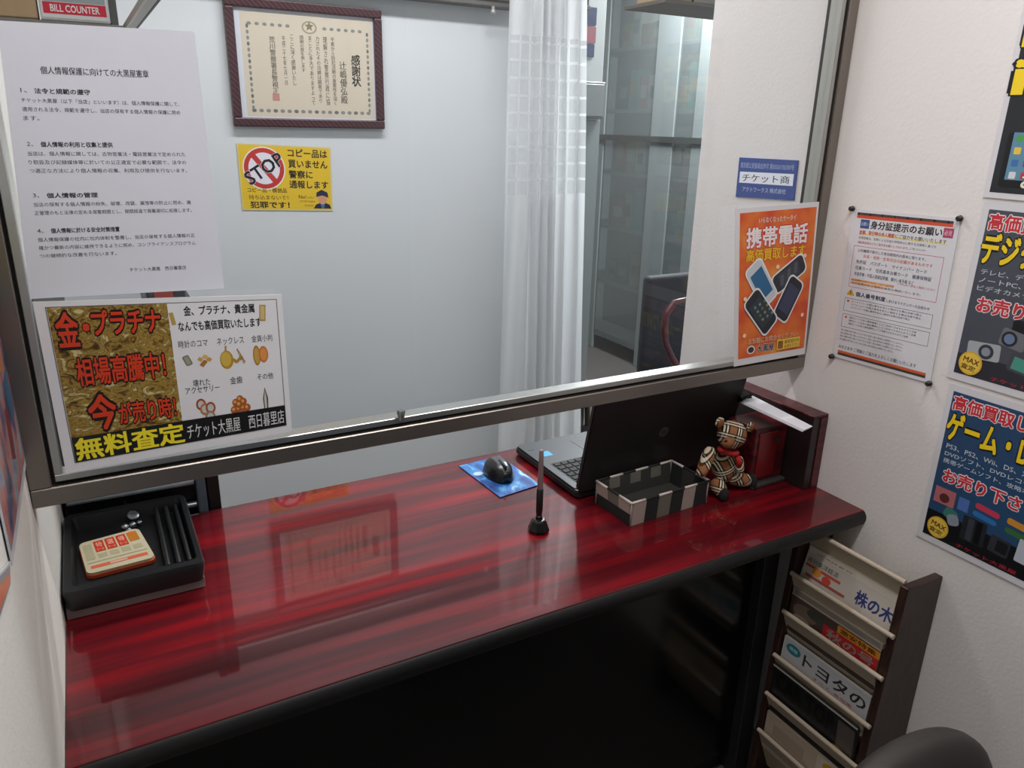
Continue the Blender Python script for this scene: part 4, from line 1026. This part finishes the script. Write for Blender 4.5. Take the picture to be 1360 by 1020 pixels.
# teddy bear
def plaid(name, rot):
    m = fresh(name, '#b57f52', 0.9, 0, 0.1); nt = m.node_tree; n, l, b = nodes(m)
    tc = n.new('ShaderNodeTexCoord'); mp = n.new('ShaderNodeMapping'); mp.inputs['Rotation'].default_value = rot; mp.inputs['Scale'].default_value = (.88, .88, .88)
    l.new(tc.outputs['Object'], mp.inputs[0]); sp = n.new('ShaderNodeSeparateXYZ'); l.new(mp.outputs[0], sp.inputs[0])
    prev = None
    def M(op, a, b_=None):
        q = n.new('ShaderNodeMath'); q.operation = op
        for i, x in enumerate((a, b_)):
            if x is None: continue
            if isinstance(x, (int, float)): q.inputs[i].default_value = x
            else: l.new(x, q.inputs[i])
        return q.outputs[0]
    cols_ = None
    for ax in (0, 2):
        fr = M('FRACT', M('ADD', M('DIVIDE', sp.outputs[ax], 0.025), 0.35))
        r = n.new('ShaderNodeValToRGB'); r.color_ramp.interpolation = 'CONSTANT'; e = r.color_ramp.elements
        st_ = [(0, '#8f6140'), (.40, '#17140f'), (.49, '#cfc4ae'), (.60, '#17140f'), (.69, '#cfc4ae'), (.80, '#17140f'), (.89, '#8f6140')]
        while len(e) < len(st_): e.new(.5)
        for q, (p_, c_) in zip(e, st_): q.position = p_; q.color = lin(c_)
        l.new(fr, r.inputs[0])
        if cols_ is None: cols_ = r.outputs[0]
        else:
            msk = M('GREATER_THAN', fr, .40); msk2 = M('LESS_THAN', fr, .89); mm = M('MULTIPLY', M('MULTIPLY', msk, msk2), .78)
            mx = n.new('ShaderNodeMixRGB'); l.new(mm, mx.inputs[0]); l.new(cols_, mx.inputs[1]); l.new(r.outputs[0], mx.inputs[2]); cols_ = mx.outputs[0]
    l.new(cols_, b.inputs['Base Color'])
    nz = noise(nt, 900, 2); bump(m, nz.outputs['Fac'], .4, .001)
    return m
M_pl = plaid('plaid_cloth', (0, 0.5, 0.3)); M_pl2 = plaid('plaid_cloth_turned', (0.2, -0.4, 0.5)); M_tan = mat('#84563a', 0.9, 0, 0.1); M_sole = mat('#191716', 0.9)
tb = thing('teddy_bear', 'small seated plaid teddy bear with a red scarf beside the dark red box', 'teddy bear', (1.10, 1.08, T))
hc = P(972, 577, 1, 1.065)
def D(p_, q_): return (q_ - p_).normalized()
to_cam = (EYE - hc).normalized()
tcn = P(962, 619, 1, 1.075)
def blob(nm, c, r, sc, m, par, rot=None):
    bm = NB(); ball(bm, (0, 0, 0), r, sc, rot, 28, 18); bmesh.ops.translate(bm, verts=bm.verts, vec=c)
    me_o = obj(nm, bm, m, par, True)
    return me_o
torso = blob('torso', tcn, .033, (.80, .78, 1.12), M_pl, tb, Matrix.Rotation(.12, 3, 'Y'))
head = blob('head', hc, .031, (1.04, .95, .98), M_pl2, tb, Matrix.Rotation(.25, 3, 'Y'))
fc = P(967, 588, 1, 1.035)
blob('muzzle', fc, .0145, (1.05, .8, .78), M_tan, head)
blob('nose', P(964, 586, 1, 1.022), .0035, (1.2, .7, .8), M_sole, head)
for u, v in ((957, 577), (977, 581)): blob('eye', P(u, v, 1, 1.037), .0022, (1, 1, 1), mat('#0a0a0a', .2), head)
for u, v in ((956, 561), (997, 567)):
    c = P(u, v, 1, 1.068); e_o = blob('ear', c, .0115, (1, .5, 1), M_pl2, head); blob('ear_lining', c + Vector((0, -.004, 0)), .0082, (1, .4, 1), M_tan, head)
def limb(nm, a, b, r0, r1, m):
    bm = NB(); pts_ = [a.lerp(b, t) for t in (0, .15, .35, .6, .82, .95, 1)]
    rr = [r0 * .55, r0 * .95, r0, (r0 + r1) / 2, r1, r1 * .8, r1 * .4]
    mid = (a + b) / 2
    tube(bm, pts_, rr, 18); o_ = obj(nm, bm, m, tb, True); md = o_.modifiers.new('s', 'SUBSURF'); md.levels = 1; md.render_levels = 1
    return o_
limb('arm', P(945, 594, 1, 1.06), P(930, 632, 1, 1.035), .0140, .0125, M_pl)
limb('arm', P(981, 606, 1, 1.06), P(983, 628, 1, 1.035), .010, .009, M_pl)
fL = P(960, 656, 2, T + .014); fR = P(996, 639, 2, T + .018)
lg = limb('leg', P(948, 637, 1, 1.068), fL, .0172, .0150, M_pl2)
lg2 = limb('leg', P(966, 633, 1, 1.068), fR, .0165, .0150, M_pl)
blob('foot', fL + Vector((0, -.003, 0)), .0155, (.78, .62, .95), M_sole, lg)
blob('foot', fR + Vector((.005, -.001, -.001)), .018, (.50, .75, 1.0), M_sole, lg2)
bm = NB(); c = P(967, 599, 1, 1.062); R_ = Matrix.Rotation(.15, 3, 'Y')
pr = [c + R_ @ Vector((.0185 * math.cos(k * math.pi / 8), .0185 * math.sin(k * math.pi / 8), 0)) for k in range(17)]
tube(bm, pr, .0052, 10, 0, False)
sc_ = obj('scarf', bm, mat('#a81c20', 0.85), tb, True)
bm = NB(); c2 = c + Vector((.008, -.021, -.006)); tube(bm, [c2, c2 + Vector((.003, -.003, -.011)), c2 + Vector((.004, -.002, -.02))], [.006, .0055, .007], 8); obj('scarf_tail', bm, mat('#a81c20', 0.85), sc_, True)

# dark red boxes against the right wall
rbx = thing('red_wood_box', 'small glossy dark red wooden box with a round knob behind the teddy bear', 'box', (1.2, 1.12, T))
x0, x1, y0, y1, z1 = 1.188, 1.283, 1.052, 1.135, zt - .602
bm = NB(); box(bm, (x0, y0, T + .012), (x1, y1, z1), .002, 2); obj('box_body', bm, M_redwood, rbx)
bm = NB(); box(bm, (x0 + .012, y0 - .003, T + .022), (x1 - .030, y0, z1 - .012), .001, 1); obj('front_panel', bm, mat('#6e1418', 0.25), rbx)
bm = NB(); box(bm, (x0 - .002, y0 - .012, T), (x1 + .004, y1, T + .011), .004, 3); obj('plinth', bm, mat('#3d3a39', 0.5), rbx)
k_ = P(1030, 583, 1, y0 - .004)
bm = NB(); lathe(bm, [(.0035, 0), (.0030, .004), (.0048, .006), (.0045, .009)], k_, 14, 0, Matrix.Rotation(math.pi / 2, 3, 'X')); smooth_by_angle(obj('knob', bm, mat('#3c4446', 0.3, 0.7), rbx))
tl = thing('tall_wood_box', 'tall narrow dark mahogany box standing against the right wall, papers on top', 'box', (1.31, 1.1, T))
bm = NB(); box(bm, (1.288, 0.992, T), (XR - .001, 1.255, zt - .574), .0015, 2); obj('box_body', bm, fresh('dark_side', '#241c1c', 0.35), tl)
bm = NB(); box(bm, (1.2865, 0.9905, zt - .5735), (XR - .0005, 1.2565, zt - .568), .001, 1); obj('top_board', bm, M_redwood, tl)
bm = NB(); box(bm, (1.3095, 0.9895, T + .001), (XR - .002, 0.9915, zt - .5745)); obj('end_strip', bm, M_redwood, tl)
# papers held by a binder clip
zp = zt - .560
pp = [P(986, 533, 2, zp), P(999, 525, 2, zp), P(1079, 566, 2, zt - .566), P(1068, 571, 2, zt - .566)]
pa = thing('paper_bundle', 'thin bundle of white papers lying on top of the tall dark box', 'papers', tuple(pp[3]))
for k in range(4):
    bm = NB(); dz = Vector((0, 0, -.0012 * k)); sh_ = Vector((-.0006 * k, .0008 * k, 0))
    q = [p_ + dz + sh_ for p_ in pp]; q2 = [p_ + Vector((0, 0, -.0011)) for p_ in q]
    a = [bm.verts.new(v) for v in q]; b = [bm.verts.new(v) for v in q2]
    bm.faces.new(a); bm.faces.new(b[::-1])
    for i in range(4): bm.faces.new((a[i], b[i], b[(i + 1) % 4], a[(i + 1) % 4]))
    bmesh.ops.recalc_face_normals(bm, faces=bm.faces); obj('paper_sheet', bm, mat('#e9e9f0', .6), pa)
cc_ = (pp[0] + pp[1]) / 2 + Vector((-.002, .004, -.002))
bc_ = thing('binder_clip', 'black binder clip gripping the far end of the white papers', 'clip', tuple(cc_))
d_ = (pp[2] - pp[1]).normalized(); sd = Vector((0, 0, 1)).cross(d_).normalized()
bm = NB()
for sg in (-1, 1):
    pass
tri = [Vector((0, 0, -.010)), Vector((0, 0, .013)), Vector((.020, 0, .003)), Vector((.020, 0, -.003))]
A = []; B = []
for v in tri:
    A.append(bm.verts.new(cc_ + d_ * (v.x - .014) + Vector((0, 0, v.z)) - sd * .014)); B.append(bm.verts.new(cc_ + d_ * (v.x - .014) + Vector((0, 0, v.z)) + sd * .014))
bm.faces.new(A); bm.faces.new(B[::-1])
for i in range(4): bm.faces.new((A[i], B[i], B[(i + 1) % 4], A[(i + 1) % 4]))
bmesh.ops.recalc_face_normals(bm, faces=bm.faces); obj('clip_body', bm, mat('#101011', .35), bc_)
for up_ in (1, -1):
    bm = NB(); a = cc_ + d_ * .003 + Vector((0, 0, .004 * up_)); e1 = a + d_ * (-.010 if up_ < 0 else .018) + Vector((0, 0, .014 if up_ > 0 else -.008))
    tube(bm, [a - sd * .008, e1 - sd * .004, e1 + sd * .004, a + sd * .008], .0013, 8); obj('clip_handle', bm, mat('#2b2b2c', .3, .7), bc_, True)

# ================================================================== MAGAZINE RACK
RY0, RY1 = 0.687, 0.945
def fx(z): return 1.226 - 0.0585 * (0.671 - z)
rk = thing('magazine_rack', 'dark wooden magazine rack with cream pockets and rods against the right wall below the counter', 'magazine rack', (1.27, 0.81, 0))
for a, b in ((RY0 - .001, RY0 + .016), (RY1 - .016, RY1)):
    bm = NB(); prism(bm, [(XR - .001, .668), (1.226, .671), (fx(.02), .001), (XR - .001, .001)], a, b, 'XZ')
    bmesh.ops.bevel(bm, geom=list(bm.edges), offset=.0015, segments=1, affect='EDGES'); obj('side_panel', bm, M_rackwood, rk)
M_crm = fresh('cream_board', '#b7a994', 0.6)
zr = [.676, .570, .477, .366, .265, .165]
xr = [1.240, 1.214, 1.207, 1.200, 1.194, 1.187]
for i in range(6):
    bm = NB(); tube(bm, [(xr[i], RY0 + .015 if i == 0 else RY0 - .0, zr[i] - (.004 if i == 0 else 0)), (xr[i], RY1 - .015, zr[i] - (.004 if i == 0 else 0))], .0050, 12); smooth_by_angle(obj('rod', bm, mat('#b8a896', 0.5), rk))
    # sling board hanging from the rod, sloping back
    bm = NB(); pr = [(xr[i] - .001, zr[i] - .003), (xr[i] + .010, zr[i] - .03), (xr[i] + .032, zr[i] - .085), (xr[i] + .048, zr[i] - .125), (xr[i] + .051, zr[i] - .124), (xr[i] + .035, zr[i] - .084), (xr[i] + .013, zr[i] - .029), (xr[i] + .003, zr[i] - .003)]
    prism(bm, pr, RY0 + .017, RY1 - .017, 'XZ'); smooth_by_angle(obj('pocket_board', bm, M_crm, rk), .5)
def mag(i, up, name, label, paper, draw, thick=.006, off=0.0, cat='magazine'):
    """a magazine in the pocket of rod i, top edge `up` above the rod"""
    global s
    zb = zr[i] - .045; ztp = zr[i] + up
    xb = xr[i] + .012 + off; xt = xr[i - 1] + (zr[i - 1] - ztp) * .36 - .010 + off * .5
    s = Sheet([(xt, RY1 - .021, ztp), (xt, RY0 + .021, ztp), (xb, RY0 + .021, zb), (xb, RY1 - .021, zb)], 0.4)
    draw(s)
    return s.build(name, label, cat, paper, thick, base='pages', group='magazines in the rack pockets')
def d1(s):
    s.rect(0, 0, 1, .03, '#c8bfb0')
    s.text('週刊東洋経済', .02, .12, .38, .24, '#33302e', .02); s.rect(.02, .27, .42, .33, '#b8523c'); s.ell(.16, .36, .05, .10, '#d08a3a'); s.ell(.28, .42, .05, .09, '#c84a3a')
    s.rect(.05, .48, .5, .54, '#a0504a'); s.text('株の木', .60, .20, .98, .50, '#2b3a72', .04)
def d1b(s): s.rect(0.02, .02, .98, .5, '#cfc6bb'); s.text('経済特集号', .1, .08, .5, .2, '#6a625a', .02)
def d2(s):
    s.rect(0, 0, 1, 1, '#4a3c36'); s.rect(0, 0, 1, .05, '#a89c90'); s.rect(.55, .08, 1, .26, '#c9842c'); s.text('激安特集', .58, .11, .96, .23, '#5a3010', .03)
    s.ell(.18, .35, .14, .2, '#6b5a50'); s.rect(.40, .26, .99, .62, '#b0242a'); s.ell(.30, .25, .1, .12, '#3a4038'); s.text('秋の号', .45, .30, .95, .55, '#8c8078', .03); s.ell(.15, .55, .10, .1, '#8d8376')
def d2b(s): s.rect(0.02, .02, .98, .6, '#8a8078')
def d3(s):
    s.rect(0.01, .02, .99, .98, '#b9b9bc'); s.ell(.13, .22, .09, .13, '#2c7d88'); s.text('情報', .08, .17, .18, .26, '#bfe0e2', .02)
    s.text('トヨタの', .26, .12, .97, .42, '#2a2a2c', .03); s.text('すべて', .4, .48, .6, .56, '#b0503c', .01); s.text('新型車', .65, .48, .85, .56, '#b0503c', .01)
def d4(s):
    s.rect(0, 0, 1, 1, '#201f20'); s.rect(0, 0, 1, .035, '#c9cbc2'); s.text('CAR TOP', .05, .10, .75, .45, '#0b0b0c', .05); s.rect(.80, .1, .98, .9, '#5c5450'); s.ell(.82, .75, .09, .13, '#c79a2c')
def d5(s):
    s.rect(0, 0, 1, 1, '#b9a896'); s.rect(.65, .02, .98, .6, '#cabfae'); s.ell(.80, .18, .08, .12, '#c79a2c'); s.rect(.1, .2, .5, .5, '#a59482')
mag(1, .062, 'magazine', 'tan backed paper rearmost in the top rack pocket', '#bfb3a2', d1b, .006, .012, 'magazine')
mag(1, .050, 'magazine', 'white magazine with big blue characters in the top rack pocket', '#bdb5ab', d1)
mag(2, .060, 'magazine', 'grey edged magazine rearmost in the second rack pocket', '#a89c90', d2b, .005, .010)
mag(2, .048, 'magazine', 'red and orange printed magazine in the second rack pocket', '#6a5c54', d2)
mag(3, .048, 'magazine', 'white magazine with teal disc and black kana in the third rack pocket', '#c9c7c6', d3)
mag(4, .082, 'magazine', 'black magazine with a white top edge in the fourth rack pocket', '#35302e', d4)
mag(5, .052, 'magazine', 'cream brochure in the lowest visible rack pocket', '#b9a896', d5)

# ================================================================== CHAIR
cp = P(1205, 990, 1, 0.40)
chr_ = thing('visitor_chair', 'dark grey rounded chair back cut off by the bottom right corner', 'chair', (cp.x, 0.40, 0))
M_ch = fresh('chair_vinyl', '#2b2725', 0.6); nz = noise(M_ch.node_tree, 250, 2); bump(M_ch, nz.outputs['Fac'], .2, .0006)
bm = NB(); cx, cy = cp.x, .40
nu, nv = 40, 20; g = []
for j in range(nv + 1):
    ph = -math.pi / 2 + math.pi * j / nv; row = []
    for i in range(nu):
        th = 2 * math.pi * i / nu
        def pw(x, e): return math.copysign(abs(x) ** e, x)
        x = .170 * pw(math.cos(ph), .75) * pw(math.cos(th), .8); y = .040 * pw(math.cos(ph), .75) * pw(math.sin(th), .8); z = .15 * pw(math.sin(ph), .85)
        y += x * x * -.8
        row.append(bm.verts.new((cx + x, cy + y, cp.z - .15 + z)))
    g.append(row)
for j in range(nv):
    for i in range(nu): bm.faces.new((g[j][i], g[j][(i + 1) % nu], g[j + 1][(i + 1) % nu], g[j + 1][i]))
bmesh.ops.remove_doubles(bm, verts=bm.verts, dist=1e-5); bmesh.ops.recalc_face_normals(bm, faces=bm.faces)
obj('backrest', bm, M_ch, chr_, True)
bm = NB(); prism(bm, rrect(cx - .2, .0, cx + .2, .36, .06), .40, .455, 'XY'); bmesh.ops.bevel(bm, geom=[e for e in bm.edges if abs(e.verts[0].co.z - e.verts[1].co.z) < 1e-5], offset=.015, segments=3, affect='EDGES'); smooth_by_angle(obj('seat', bm, M_ch, chr_), .7)
for sx in (-1, 1):
    bm = NB(); tube(bm, [(cx + sx * .17, .37, .0), (cx + sx * .165, .37, .44), (cx + sx * .12, .375, cp.z - .14)], .011, 12); smooth_by_angle(obj('leg', bm, mat('#2a2a2a', .3, .7), chr_))
    bm = NB(); tube(bm, [(cx + sx * .18, -.02, .0), (cx + sx * .165, .03, .41)], .011, 12); smooth_by_angle(obj('leg', bm, mat('#2a2a2a', .3, .7), chr_))
bpy.context.view_layer.update()
